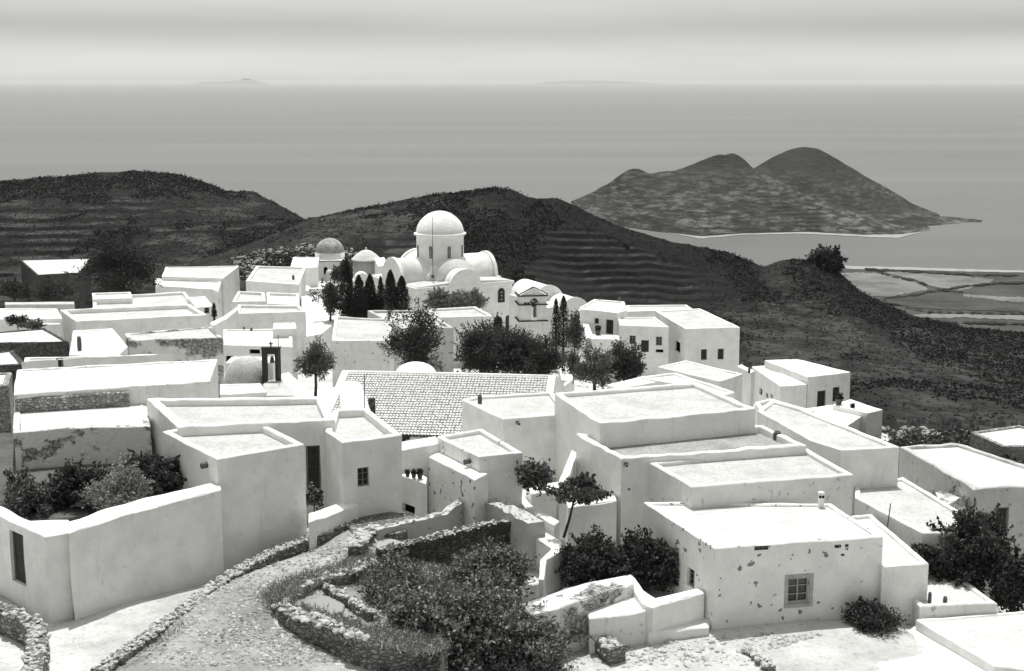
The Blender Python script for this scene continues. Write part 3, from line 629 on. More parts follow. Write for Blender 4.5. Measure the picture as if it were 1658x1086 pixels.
house('little white box room on the left end of the roof near the dark round tree', [(149,474),(212,472),(214,482),(151,484)], -22.9, -28, name='roof_room', cat='house', roof='roof_bright', par=.2)
house('tiny white house with two dark slots beside a small cypress', [(303,481),(332,479),(345,495),(318,497)], -22.4, -28, roof='roof_bright', par=.1, ops=[('opening',335,500,8,3.5),('opening',335,505,8,3.5)])
house('barn with pale roof and deep dark open front at the far left', [(33,421),(147,418),(131,441),(60,445)], -27.4, -35, name='barn', cat='barn', wall='dark_stone', roof='roof_bright', par=.05, pw=.25)
house('stone yard wall with a light coping in front of the far left barn', [(8,489),(120,488),(121,492),(8,493)], -25.4, -29, name='yard_wall', cat='wall', wall='plaster_grey', flat=True)
house('far white house left of the small domed chapel with stained upper wall', [(268,432),(387,430),(361,450),(262,447)], -26.6, -33, wall='whitewash', roof='roof_white', par=.12, pw=.3)
house('lower white front terrace of the far house with stained upper wall', [(251,450),(358,456),(353,472),(345,468),(252,462)], -27.1, -33, name='annex', cat='annex', roof='roof_bright', par=.1, ops=[('window',355,488,3,6)])
house('white cube house with a dark pot on its roof, left of the small domed chapel', [(415,430),(495,432),(484,460),(398,454)], -25.0, -32, roof='roof_mottled', par=.25, pw=.35, chim=[('pot',475,449,4,7)])
house('low white roof, left one of a pair under the white cube house', [(385,471),(428,473),(430,487),(376,488)], -24.9, -30, roof='roof_white', par=.3, pw=.3)
house('low white roof, right one of a pair under the white cube house', [(432,473),(484,475),(485,493),(433,491)], -24.8, -30, roof='roof_bright', par=.3, pw=.3)
house('white block house with plain grey-white front below the pair of low roofs', [(385,493),(485,494),(495,504),(382,507)], -24.3, -30.5, roof='roof_white', par=.3, pw=.35)
house('white courtyard wall curving up to the white block house', [(340,522),(362,512),(383,497),(386,500),(366,516),(344,527)], -23.6, -29, name='courtyard_wall', cat='wall', flat=True, wall='whitewash_clean')
house('broad bright-roofed house with doorway left of the bell gable', [(362,533),(472,532),(474,561),(362,558)], -21.8, -28, wall='whitewash_clean', roof='roof_bright', par=.12, pw=.25, ops=[('opening',369,586,13,20),('opening',412,569,17,7)],
      chim=[('pot',395,532,3,6),('pot',407,533,4,5)])
house('raised white stair room on the right end of the broad bright roof', [(443,523),(478,522),(480,531),(442,532)], -21.1, -26, name='stair_room', cat='house', wall='whitewash_clean', roof='roof_bright', par=.05)
house('square house with blank greyish front and rubbed roof, behind the tiled roof', [(542,512),(637,516),(630,551),(537,551)], -22.2, -28, wall='whitewash_worn', roof='roof_mottled', par=.2, pw=.28, rough=.05)
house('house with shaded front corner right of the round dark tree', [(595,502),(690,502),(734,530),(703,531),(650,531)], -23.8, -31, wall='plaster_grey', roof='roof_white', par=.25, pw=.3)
house('white house with long parapet roof in front of the church olive trees', [(689,500),(770,496),(798,511),(712,513)], -25.0, -32, roof='roof_mottled', par=.25, pw=.3)
house('small flat-roofed outhouse at the foot of the vaulted chapel', [(356,622),(422,620),(432,634),(356,638)], -20.2, -24, name='outhouse', cat='outhouse', roof='roof_bright', par=.06, wall='whitewash_clean')
# right group
house('large white house of the right group with two shuttered windows', [(1062,503),(1133,499),(1198,529),(1110,532)], -26.4, -34, wall='whitewash', roof='roof_mottled', par=.12, pw=.3,
      ops=[('shutter',1140,573,10,17),('shutter',1167,573,10,17),('opening',1097,561,9,17)])
house('middle house of the right group with door between two windows', [(1000,513),(1061,513),(1083,529),(1004,526)], -26.3, -34, wall='whitewash', roof='roof_white', par=.12, pw=.25,
      ops=[('window',1024,550,10,14),('door',1044,561,13,21),('window',1067,552,10,14),('opening',1068,568,12,5)])
house('bright left house of the right group with door, small window and walled terrace', [(939,497),(962,484),(1011,488),(1016,502),(1000,506),(941,500)], -25.6, -33.5, wall='whitewash_clean', roof='roof_bright', par=.15, pw=.3,
      ops=[('shutter',966,519,7,10),('door',987,529,12,23)], chim=[('pot',971,485,4,4),('pot',1003,485,4,8)])
house('terrace wall in front of the bright left house of the right group', [(958,541),(1002,543),(1004,549),(957,548)], -26.9, -33.5, name='terrace_wall', cat='wall', wall='whitewash', flat=True)
house('left curved side wall of the terrace of the bright house', [(937,500),(943,500),(962,546),(950,548)], -27.2, -33.5, name='side_wall', cat='wall', wall='whitewash_clean', flat=True)
house('long narrow roof behind the middle house of the right group', [(1014,494),(1112,493),(1122,500),(1016,504)], -27.0, -33, roof='roof_white', par=.15)
house('pale grey roof tilted like a diamond, in front of the two shuttered windows', [(1065,593),(1110,583),(1202,605),(1166,617)], -23.3, -30, roof='roof_white', par=.08, pw=.25, wall='whitewash_worn')
house('narrow white roof strip behind the largest flat roof', [(1030,610),(1094,603),(1190,634),(1150,645),(1118,624)], -19.9, -26, roof='roof_bright', par=.1, pw=.25)
house('small white slab roof left of the narrow roof strip', [(983,622),(1030,611),(1062,618),(1000,628)], -19.3, -24, roof='roof_bright', par=.06, pw=.25)
house('little white block with a pot above the diamond-shaped roof', [(1194,592),(1200,589),(1222,600),(1216,603)], -24.0, -30, name='outhouse', cat='outhouse', wall='whitewash', flat=True, chim=[('pot',1213,599,4,8)])
house('white house on the slope with dark door and shuttered window', [(1238,583),(1290,581),(1377,602),(1308,610)], -29.5, -37, wall='whitewash', roof='roof_bright', par=.06, pw=.25,
      ops=[('door',1330,646,14,27),('shutter',1354,638,11,23)])
house('lower left wing of the white house on the slope with three tiny windows', [(1217,593),(1240,591),(1306,622),(1264,625)], -30.2, -38, roof='roof_bright', par=.08, wall='whitewash',
      ops=[('opening',1232,634,5,10),('opening',1242,640,4,8),('opening',1249,641,4,7)])
house('white terrace block on the right of the house on the slope', [(1348,655),(1377,646),(1429,663),(1404,668)], -31.1, -38, name='terrace', cat='terrace', roof='roof_bright', par=.08)
house('front terrace with pots below the dark door of the house on the slope', [(1285,664),(1345,655),(1402,669),(1370,690),(1330,690)], -31.6, -38, name='terrace', cat='terrace', wall='whitewash', flat=True)
# courtyard walls of the middle
house('stepped white courtyard wall left of the pergola vine', [(852,790),(905,779),(912,786),(900,796),(860,800)], -20.3, -24, name='courtyard_wall', cat='wall', wall='whitewash', flat=True, top=.07)
house('steep stair parapet leaning on the house with the grey weathered roof', [(905,779),(925,728),(934,732),(918,783)], -19.5, -24, name='stair_wall', cat='wall', wall='whitewash_clean', flat=True)
house('thick white courtyard wall under the pergola vine', [(916,809),(996,800),(999,810),(920,822)], -20.2, -24, name='courtyard_wall', cat='wall', wall='whitewash', flat=True, top=.07)
house('sloping white stair wall left of the pergola post', [(838,806),(848,803),(862,817),(905,842),(897,850),(856,826)], -20.7, -24, name='stair_wall', cat='wall', wall='whitewash_clean', flat=True, top=.07)
house('white wall bending down between the ruin and the shrub courtyard', [(869,849),(880,858),(911,876),(908,890),(885,905),(880,938),(872,936),(875,905),(893,886),(866,868),(860,850)], -21.0, -24.5, name='courtyard_wall', cat='wall', wall='whitewash_clean', flat=True, top=.08)
house('long white-topped wall with bare stone patches in the foreground right of the garden', [(840,979),(930,948),(1021,928),(1026,944),(945,970),(862,996)], -21.4, -25, name='garden_wall', cat='wall', wall='flaked_plaster', flat=True, top=.07, rough=.06)
house('curved white wall joining the spotted house to the foreground wall', [(1016,930),(1024,929),(1042,955),(1062,966),(1136,950),(1140,960),(1058,982),(1040,975),(1022,950)], -21.7, -25, name='courtyard_wall', cat='wall', wall='whitewash_clean', flat=True, top=.09)
house('plain buttress block below the curved white wall', [(948,978),(1022,946),(1050,978),(1046,990),(985,1000),(955,1000)], -22.0, -25.2, name='buttress', cat='wall', wall='whitewash_worn', flat=True, top=.1)
house('sloping white plinth at the foot of the spotted house', [(1046,990),(1062,977),(1150,1000),(1148,1016),(1050,1024)], -22.85, -25, name='plinth', cat='wall', wall='whitewash_clean', flat=True, top=.12)
house('small white slab step in the shrub courtyard', [(828,948),(868,936),(875,943),(832,955)], -22.2, -24, name='step', cat='step', wall='whitewash_clean', flat=True)
house('bare soil bed raised behind the long thick garden wall', [(-60,840),(60,842),(112,838),(230,804),(340,783),(262,760),(22,700),(-60,700)], -19.6, -23, name='soil', cat='soil', wall='soil', flat=True)
house('gravel-topped platform in front of the flowerpot wall', [(560,846),(590,829),(622,824),(672,833),(690,842),(650,862),(575,868)], -20.9, -23.5, name='platform', cat='platform', wall='dry_stone', flat=True, rough=.12)

# ------------------------------------------------------------------ dry stone walls
def ico():
    t = (1+5**.5)/2; v = np.array([(-1,t,0),(1,t,0),(-1,-t,0),(1,-t,0),(0,-1,t),(0,1,t),(0,-1,-t),(0,1,-t),(t,0,-1),(t,0,1),(-t,0,-1),(-t,0,1)])/math.hypot(1, t)
    f = np.array([(0,11,5),(0,5,1),(0,1,7),(0,7,10),(0,10,11),(1,5,9),(5,11,4),(11,10,2),(10,7,6),(7,1,8),(3,9,4),(3,4,2),(3,2,6),(3,6,8),(3,8,9),(4,9,5),(2,4,11),(6,2,10),(8,6,7),(9,8,1)]); return v, f
IV, IF = ico()
def stones(C, S, flat=.65):
    n = len(C); V = IV[None]*(1+.28*(rng.random((n, 12, 1))-.5)*2)*np.array(S)[:, None, None]
    V = V*(np.array([1, 1, flat])*(1+.5*(rng.random((n, 1, 3))-.5)))
    a = rng.random(n)*6.28; c, s = np.cos(a)[:, None], np.sin(a)[:, None]
    x = V[..., 0]*c-V[..., 1]*s; y = V[..., 0]*s+V[..., 1]*c; V = np.stack([x, y, V[..., 2]], -1)+np.array(C)[:, None]
    Fa = IF[None]+(np.arange(n)*12)[:, None, None]; return V.reshape(-1, 3), Fa.reshape(-1, 3)
def drywall(label, path, z, th=.5, base=-24, mat='dry_stone', cap='rubble_pale', size=.16, dens=9, zs=None, name='stone_wall', rough=.16, faces=True, group=None):
    zs = zs or [z]*len(path); pts = [P(a, b, q) for (a, b), q in zip(path, zs)]
    # resample
    q = []; 
    for a, b in zip(pts[:-1], pts[1:]):
        n = max(1, int((b-a).length/.45)); q += [a+(b-a)*k/n for k in range(n)]
    q.append(pts[-1]); Lf, Rt = [], []
    for i, p in enumerate(q):
        d = (q[min(i+1, len(q)-1)]-q[max(i-1, 0)]); d.z = 0; d.normalize(); nrm = Vector((-d.y, d.x, 0)); t = th/2*(1+.25*nz3(p.x, p.y, 0, 1.1))
        Lf.append(p+nrm*t); Rt.append(p-nrm*t)
    V, Fs = [], []; m = 6
    for i in range(len(q)):
        for sidep, sg in ((Lf[i], 0), (Rt[i], 1)):
            for k in range(m+1):
                f = k/m; zz = base+(sidep.z-base)*f; o = nz3(sidep.x, sidep.y, zz, 1.7, sg*5)*.10
                c = q[i]; fl = 1+.18*(1-f)
                V.append((c.x+(sidep.x-c.x)*fl+o, c.y+(sidep.y-c.y)*fl+o, zz+(nz3(sidep.x, sidep.y, 0, 1.6)*rough if k == m else 0)))
    w2 = 2*(m+1)
    for i in range(len(q)-1):
        for k in range(m):
            a = i*w2+k; b = (i+1)*w2+k; Fs.append((a, a+1, b+1, b)); a += m+1; b += m+1; Fs.append((a, b, b+1, a+1))
        a = i*w2+m; b = (i+1)*w2+m; Fs.append((a, a+m+1, b+m+1, b))
    for i in (0, len(q)-1):
        r_ = list(range(i*w2, i*w2+m+1))+list(range(i*w2+w2-1, i*w2+m, -1)); Fs.append(tuple(r_))
    cen = sum(q, Vector())/len(q); loc = (cen.x, cen.y, base); root = empty(name, loc, label, 'stone wall', group)
    mesh_obj('wall', V, Fs, mat, root, loc)
    C, S = [], []
    for i in range(len(q)-1):
        for _ in range(int(dens*.45*2)):
            t = random.random(); u_ = random.random()*1.1-.05; a = q[i]+(q[i+1]-q[i])*t; b = Lf[i]+(Rt[i]-Lf[i])*u_
            p = a+(b-q[i]); C.append((p.x, p.y, p.z+random.uniform(-.05, .06))); S.append(size*random.uniform(.5, 1.25))
        if faces:
            for _ in range(int(dens*1.2)):
                sdp = Lf if random.random() < .5 else Rt; t = random.random(); p = sdp[i]+(sdp[i+1]-sdp[i])*t; f = random.random()**.8
                C.append((p.x, p.y, p.z-.05-f*min(2.5, p.z-base))); S.append(size*random.uniform(.45, .95))
    v, f = stones(C, S); mesh_obj('coping_stones', v, f, cap, root, loc)
    return root
drywall('ruined enclosure wall, back side with plastered inner face', [(607,858),(650,846),(690,838),(720,830),(756,801)], -20.25, .4, -23.8, 'plaster_grey', zs=[-20.7,-20.6,-20.5,-20.45,-20.15], size=.07, faces=False, dens=9)
drywall('broad sloping ruined wall coming down to the right from the highest corner of the enclosure', [(760,795),(800,812),(840,830),(868,846)], -20.3, .8, -23.8, 'plaster_grey', size=.06, dens=9, faces=False)
drywall('front wall of the ruined enclosure, bright stone coping over a dark face', [(612,888),(650,882),(700,869),(793,846),(838,842)], -20.7, .5, -24, 'dark_stone', size=.085, dens=16, faces=False)
drywall('rough curb of piled stones between the white street and the rubble ramp', [(160,1084),(215,1045),(262,1010),(300,983),(345,948),(400,913),(450,888),(520,862),(565,846)], -21.3, .55, -23.2, 'dry_stone',
        zs=[-21.3,-21.35,-21.4,-21.5,-21.65,-21.45,-21.25,-21.0,-20.9], size=.09, dens=30, rough=.1)
drywall('round dry stone retaining wall in front of the garden', [(604,908),(560,925),(500,940),(462,957),(450,972),(470,990),(530,1010),(585,1030),(650,1040),(720,1048)], -21.5, .7, -24, 'dry_stone', size=.17, dens=9, faces=False,
        zs=[-21.3,-21.3,-21.3,-21.35,-21.4,-21.45,-21.5,-21.6,-21.8,-22.2])
drywall('inner garden edging of stones overgrown with dry grass', [(604,905),(640,912),(690,925),(740,940),(780,958)], -21.6, .4, -24, 'dry_stone', size=.14, zs=[-21.4,-21.6,-21.8,-22,-22.3])
drywall('short row of stones closing the pale patch inside the round wall', [(520,945),(545,958),(575,975),(600,992)], -21.5, .3, -24, 'dry_stone', size=.12)
drywall('round stone corner at the bottom left edge of the picture', [(-40,975),(10,985),(45,1000),(62,1020),(60,1050),(50,1090)], -20.8, .7, -24, 'dry_stone', size=.11, dens=14)
drywall('tumbled stones at the gable end of the ruined enclosure', [(575,885),(585,868),(598,858),(612,852)], -20.8, .7, -23.5, 'dry_stone', size=.18, dens=14)
drywall('heap of stones leaning on the buttress block', [(948,1000),(965,1020),(985,1040),(1000,1050)], -22.9, .7, -25, 'dry_stone', size=.16, dens=14)
drywall('small stone edging at the bottom of the sandy path', [(1208,1048),(1225,1062),(1250,1080)], -23.1, .4, -25, 'dry_stone', size=.13, dens=10)
house('pale earth fill inside the round retaining wall', [(470,965),(500,948),(560,930),(602,915),(640,925),(700,940),(720,1042),(650,1034),(585,1022),(520,1004)], -21.85, -24, name='earth_fill', cat='soil', wall='rubble_ground', flat=True, rough=.1)
house('bright sand patch inside the round retaining wall', [(478,968),(505,960),(540,966),(558,978),(555,990),(530,996),(500,984)], -21.70, -22.5, name='sand_patch', cat='soil', wall='sand', flat=True)
def drape(name, a, b_, mat, off, nu=90, nv=14):
    def line(q, n):
        q = np.array(q, float); s = np.r_[0, np.cumsum(np.hypot(*np.diff(q, axis=0).T))]; s /= s[-1]; t = np.linspace(0, 1, n); return np.stack([np.interp(t, s, q[:, 0]), np.interp(t, s, q[:, 1])], 1)
    A, B = line(a, nu), line(b_, nu); t = np.linspace(0, 1, nv)[:, None, None]; Q = A[None]*(1-t)+B[None]*t
    z = np.full(Q.shape[:2], -21.8)
    for _ in range(4):
        dx, dy, dz = raydirs(Q[..., 0], Q[..., 1]); k = z/dz; X_, Y_ = dx*k, dy*k; z = gz(X_, Y_)
    return grid_obj(name, X_, Y_, z+off, mat)
drape('ramp', [(175,1090),(232,1045),(280,1010),(320,983),(360,950),(410,918),(460,893),(525,868),(565,850)], [(570,1090),(450,1030),(438,985),(442,965),(470,945),(510,932),(560,915),(595,900),(610,875)], 'rubble_ground', .02)
# loose rubble on the ground
def scatter(name, quads, n, s0, s1, mat, label, zoff=.0, flat=.6):
    C, S = [], []
    for _ in range(n):
        qd = random.choice(quads); a, b = random.random(), random.random()
        px_ = (qd[0][0]*(1-a)+qd[1][0]*a)*(1-b)+(qd[3][0]*(1-a)+qd[2][0]*a)*b; py_ = (qd[0][1]*(1-a)+qd[1][1]*a)*(1-b)+(qd[3][1]*(1-a)+qd[2][1]*a)*b
        q = P(px_, py_, -22)
        if nz3(q.x, q.y, 0, .9, 3)+.6*nz3(q.x, q.y, 0, 3.1, 8) < random.uniform(-.55, .25): continue
        C.append((q.x, q.y, 0)); S.append(s0+(s1-s0)*random.random()**3)
    C = np.array(C); 
    for _ in range(2):
        z = gz(C[:, 0], C[:, 1]); k = z/-22.0 if _ == 0 else 1; C[:, 0] *= k; C[:, 1] *= k
    C[:, 2] = gz(C[:, 0], C[:, 1])+zoff; v, f = stones(C, S, flat)
    return tag(mesh_obj(name, v, f, mat), label, None, None, 'stuff')
ramp = [[(345,955),(560,868),(600,890),(440,960)], [(200,1078),(345,955),(440,960),(440,1078)], [(440,1010),(470,1030),(560,1075),(430,1080)]]
scatter('rubble', ramp, 14000, .012, .12, 'rubble', 'loose grey rubble covering the ramp')
scatter('rubble', ramp, 5000, .015, .12, 'rubble_pale', 'pale chips among the rubble of the ramp')
scatter('rubble', [[(880,1030),(1000,1050),(1030,1084),(870,1084)], [(1000,1050),(1230,1030),(1250,1084),(1030,1084)], [(1230,1030),(1340,1030),(1260,1060),(1200,1060)]], 2200, .02, .16, 'rubble_pale', 'broken stones along the sandy path')
scatter('rubble', [[(75,1010),(330,955),(330,965),(100,1080)]], 160, .01, .05, 'rubble_pale', 'few small stones lying on the white street')
def scatter_hill(n, pxr, yr, s0, s1, mat, label, grid=None, thr=-9, mk=None):
    X, Y, Z = grid or HILL; C, S = [], []
    pxg = CX+F*X/(Y*cp-Z*sp)
    m = np.argwhere((pxg > pxr[0]) & (pxg < pxr[1]) & (Y > yr[0]) & (Y < yr[1]) & (fbm(X*.035, Y*.02, 5, .6) > thr) & ((np.zeros_like(X) if mk is None else mk) < .4)); idx = m[rng.integers(0, len(m), n)]
    j = rng.normal(0, .5, (n, 2)); C = np.stack([X[idx[:, 0], idx[:, 1]]+j[:, 0], Y[idx[:, 0], idx[:, 1]]+j[:, 1], Z[idx[:, 0], idx[:, 1]]], 1)
    return C
C = scatter_hill(900, (380, 620), (215, 330), 0, 0, '', ''); v, f = stones(C, .25+.55*rng.random(900)**2); tag(mesh_obj('scree', v, f, 'rubble'), 'pale boulders and scree on the near slope left of the domed chapel', kind='stuff')
C = scatter_hill(900, (1420, 1600), (90, 165), 0, 0, '', ''); v, f = stones(C, .12+.35*rng.random(900)**2); tag(mesh_obj('scree', v, f, 'rubble'), 'broken terrace stones on the dark slope right of the village', kind='stuff')
# ------------------------------------------------------------------ main church
def arc_pts(r, n=16, a0=0, a1=math.pi): return [(r*math.cos(a0+(a1-a0)*i/n), r*math.sin(a0+(a1-a0)*i/n)) for i in range(n+1)]
class Frame:
    """local frame: origin, rotation about z; u to the right of the facade, v to the back"""
    def __init__(s, o, ang): s.o = Vector(o); s.c, s.s = math.cos(ang), math.sin(ang); s.a = ang
    def __call__(s, u, v, z): return (s.o.x+u*s.c-v*s.s, s.o.y+u*s.s+v*s.c, s.o.z+z)
def prism(fr, prof, v0, v1, axis='v', mb=None):
    """extrude a (u,z) profile along v (axis='v') or a (v,z) profile along u"""
    mb = mb or MB(); n = len(prof)
    f = (lambda a, z, t: fr(a, t, z)) if axis == 'v' else (lambda a, z, t: fr(t, a, z))
    vs = [f(a, z, v0) for a, z in prof]+[f(a, z, v1) for a, z in prof]
    fs = [tuple(range(n)), tuple(range(2*n-1, n-1, -1))]+[(i, n+i, n+(i+1) % n, (i+1) % n) for i in range(n)]
    return mb.add(vs, fs)
def vault_prof(r, zs, zb, sh=0):
    p = [(r*math.cos(a), zs+r*math.sin(a)) for a in np.linspace(0, math.pi, 21)]
    if sh: return [(r+sh, zb), (r+sh, zs-.05), (r+sh-.001, zs)]+p+[(-r-sh+.001, zs), (-r-sh, zs-.05), (-r-sh, zb)]
    return [(r, zb)]+p+[(-r, zb)]
CH = Frame((-9.5, 185, 0), R(30)); loc = (-9.5, 185, -35)
ch = empty('church', loc, 'large white domed church standing above all the houses', 'church')
zr = -25.9
mb = MB(); S = 7.0
mb2 = prism(CH, [(-S, -36), (S, -36), (S, zr), (-S, zr)], -S, S); mb2.obj('wall', 'whitewash', ch, loc)
# cornice, corner roofs
m = MB()
for a in (-1, 1):
    prism(CH, [(-S-.18, zr-.35), (S+.18, zr-.35), (S+.18, zr+.05), (-S-.18, zr+.05)], a*(S+.18), a*(S-.1) , mb=m)
    prism(CH, [(-S+.1, zr-.352), (S-.1, zr-.352), (S-.1, zr+.048), (-S+.1, zr+.048)], a*(S+.18), a*(S-.1), axis='u', mb=m)
m.obj('cornice', 'whitewash_clean', ch, loc)
prism(CH, [(-S+.1, zr-.1), (S-.1, zr-.1), (S-.1, zr+.12), (0, zr+.5), (-S+.1, zr+.12)], -S+.1, S-.1).obj('roof', 'roof_white', ch, loc)
m = prism(CH, vault_prof(2.85, zr+.2, zr-.3), -S+2.2, S-.15)
prism(CH, vault_prof(2.2, zr-.25, zr-.5), -S+.1, -S+2.3, mb=m)
prism(CH, vault_prof(2.84, zr+.21, zr-.3), -S+.15, S-.15, axis='u', mb=m); m.obj('vault', 'whitewash_clean', ch, loc, True)
for sgn, ax, rr, zz in ((-1, 'v', 2.3, zr-.25), (1, 'v', 3.05, zr+.25), (-1, 'u', 3.0, zr+.25), (1, 'u', 3.0, zr+.25)):
    prism(CH, vault_prof(rr, zz, -35.9, .8), sgn*(S+.12), sgn*(S-.35), axis=ax).obj('gable', 'whitewash', ch, loc)
b = MB(); prism(CH, [(-3.6, zr-1.4), (3.6, zr-1.4), (3.6, zr+1.0), (2.6, zr+2.2), (-2.6, zr+2.2), (-3.6, zr+1.0)], -3.6, 3.6, mb=b); b.obj('drum_base', 'whitewash_clean', ch, loc)
c0 = CH(0, 0, 0)
MB().lathe(c0, [(3.35, zr+1.2), (3.35, -24.35), (3.3, -24.3), (3.12, -24.2), (3.12, -20.3), (3.2, -20.15), (3.45, -20.05), (3.45, -19.85), (3.25, -19.8), (3.1, -19.75)], 48).obj('drum', 'whitewash', ch, loc, True)
dm = [(3.12, -19.8)]
for k in range(7):
    a = R(8+k*7); r_ = 3.12*math.cos(a); zz = -19.75+2.75*math.sin(a); dm += [(r_+.05, zz-.07), (r_-.01, zz-.01)]
dm += [(3.1*math.cos(R(t)), -19.75+2.8*math.sin(R(t))) for t in (60, 70, 80, 86)]+[(0.01, -16.93)]
MB().lathe(c0, dm, 48).obj('dome', 'whitewash_clean', ch, loc, True)
for k in range(8):
    a = R(-90-24+45*k+4); d = Vector((math.cos(a), math.sin(a))); t = Vector((-d.y, d.x)); r0 = 3.12
    rec = MB(); vs = []
    for s, z in [(.24, -22.9), (.24, -21.5)]+[(.24*math.cos(q), -21.5+.24*math.sin(q)) for q in np.linspace(.3, 2.84, 6)]+[(-.24, -21.5), (-.24, -22.9)]:
        vs.append((c0[0]+d.x*(r0+.02)+t.x*s, c0[1]+d.y*(r0+.02)+t.y*s, z))
    rec.add(vs, [tuple(range(len(vs)))]); wdw = rec.obj('window', 'dome_grey', ch, loc)
    ho = MB()
    for i_ in range(5):
        for j_ in (-1, 1):
            s = .11*j_; z = -22.75+.3*i_; q = (c0[0]+d.x*(r0+.03)+t.x*s, c0[1]+d.y*(r0+.03)+t.y*s, z); ho.box(q, (.11, .05, .15), math.atan2(t.y, t.x))
    ho.obj('pierced_opening', 'void', wdw, loc)
def arch_panel(fr, u, zb, wd, ht, vface, axis='v', th=.06):
    r_ = wd/2; prof = [(u+r_, zb), (u+r_, zb+ht-r_)]+[(u+r_*math.cos(q), zb+ht-r_+r_*math.sin(q)) for q in np.linspace(.25, 2.9, 8)]+[(u-r_, zb+ht-r_), (u-r_, zb)]
    return prism(fr, prof, vface-th, vface, axis)
o = arch_panel(CH, 5.3, -28.6, 1.0, 1.9, -S-.005); wd_ = o.obj('window', 'dark_wood', ch, loc)
m = MB(); 
for zz in (-28.2, -27.7, -27.25): m.lathe(CH(5.3, -S-.08, zz), [(0, -.12), (.14, -.06), (.14, .06), (0, .12)], 8)
m.obj('tracery', 'pale_trim', wd_, loc)
arch_panel(CH, 4.8, -33.0, 1.25, 2.6, -S-.005).obj('door', 'void', ch, loc); arch_panel(CH, 6.3, -32.6, .7, 2.2, -S-.005).obj('door', 'dark_wood', ch, loc)
arch_panel(CH, -5.0, -31.5, .45, 2.6, -S+.055-.06, 'u').obj('window', 'dark_wood', ch, loc)
arch_panel(CH, 5.0, -31.5, .5, 2.6, -S+.055-.06, 'u').obj('window', 'dark_wood', ch, loc)
# antenna pole on the church roof
q = PD(701, 447, 179.5); MB().tube([(q.x, q.y, q.z-.3), (q.x, q.y, q.z+3.8), (q.x+.03, q.y, q.z+7.6)], [.05, .04, .03], 6).lathe(q, [(0, -.2), (.22, -.2), (.22, .15), (0, .25)], 8)
pm = MB().tube([(q.x, q.y, q.z-.3), (q.x, q.y, q.z+3.8), (q.x+.03, q.y, q.z+7.6)], [.05, .04, .03], 6).lathe(q, [(0, -.2), (.22, -.2), (.22, .15), (0, .25)], 8)
tag(pm.obj('pole', 'metal', None, tuple(q)), 'thin dark pole rising in front of the big dome of the church', 'pole')
# bell tower
q = PD(860, 590, 166); BT = Frame((q.x, q.y-.2, 0), R(8)); loc = (q.x, q.y, -34.5); bt = empty('bell_tower', loc, 'square bell tower with gable top and tall arched belfry opening beside the church', 'bell tower')
def tower_face(zb, zt, w_, d_, u, aw, ab, at, name):
    """front wall with an arched opening cut through, plus the three other walls"""
    h = w_/2; r_ = aw/2; th = .35; mb = MB()
    arch = [(u-r_, ab)]+[(u+r_*math.cos(t), at-r_+r_*math.sin(t)) for t in np.linspace(math.pi, 0, 13)]+[(u+r_, ab)]
    prof = [(-h, zb), (-h, zt), (h, zt), (h, zb), (u+r_, zb)]+arch[::-1]+[(u-r_, zb)]
    prof = [(-h, zb), (u-r_, zb)]+arch+[(u+r_, zb), (h, zb), (h, zt), (-h, zt)]
    for vv in ((-d_/2, -d_/2+th), (d_/2-th, d_/2)): prism(BT, prof, vv[0], vv[1], mb=mb)
    prism(BT, [(-h, zb), (-h+th, zb), (-h+th, zt), (-h, zt)], -d_/2+th, d_/2-th, mb=mb); prism(BT, [(h-th, zb), (h, zb), (h, zt), (h-th, zt)], -d_/2+th, d_/2-th, mb=mb)
    return mb.obj(name, 'whitewash_worn', bt, loc)
tower_face(-35, -28.1, 3.3, 3.0, .25, 1.7, -35, -29.5, 'wall')
tower_face(-28.1, -25.1, 3.2, 2.9, .1, .62, -27.7, -25.35, 'belfry')
m = MB()
for zz in (-28.1, -26.15, -25.1): prism(BT, [(-1.78, zz-.07), (1.78, zz-.07), (1.78, zz+.07), (-1.78, zz+.07)], -1.62, -1.40, mb=m); prism(BT, [(-1.40, zz-.069), (1.58, zz-.069), (1.58, zz+.069), (-1.40, zz+.069)], -1.80, -1.58, axis='u', mb=m)
for a, b_ in (((-1.75, -25.0), (0, -24.1)), ((1.75, -25.0), (0, -24.1))):
    prism(BT, [(a[0], a[1]), (b_[0], b_[1]), (b_[0], b_[1]+.13), (a[0], a[1]+.13)] if a[0] < 0 else [(b_[0], b_[1]), (a[0], a[1]), (a[0], a[1]+.13), (b_[0], b_[1]+.13)], -1.58, -1.40, mb=m)
m.obj('cornice', 'dark_wood', bt, loc)
prism(BT, [(-1.6, -25.05), (1.6, -25.05), (0, -24.12)], -1.45, 1.45).obj('gable_roof', 'whitewash_clean', bt, loc)
m = MB(); r_ = .5
prism(BT, [(.1+(r_)*math.cos(t), -25.95+r_*math.sin(t)) for t in np.linspace(0, math.pi, 9)]+[(.1+.33*math.cos(t), -25.95+.33*math.sin(t)) for t in np.linspace(math.pi, 0, 9)], -1.52, -1.44, mb=m); m.obj('arch_trim', 'dark_wood', bt, loc)
MB().lathe(BT(.1, 0, -26.6), [(.32, 0), (.25, .12), (.2, .4), (.1, .55), (0, .6)], 12).obj('bell', 'metal', bt, loc, True)
MB().box(BT(.1, -1.5, -27.85), (.75, .2, .35), BT.a).obj('sill', 'whitewash_clean', bt, loc)
for u in (-.95, -.6): MB().box(BT(u, -1.47, -26.0), (.22, .1, .25), BT.a).obj('small_opening', 'void', bt, loc)
for u in (-1.0,): MB().lathe(BT(u, -1.5, -29.4), [(0, -.12), (.1, -.08), (.1, .08), (0, .12)], 8).obj('small_opening', 'void', bt, loc)
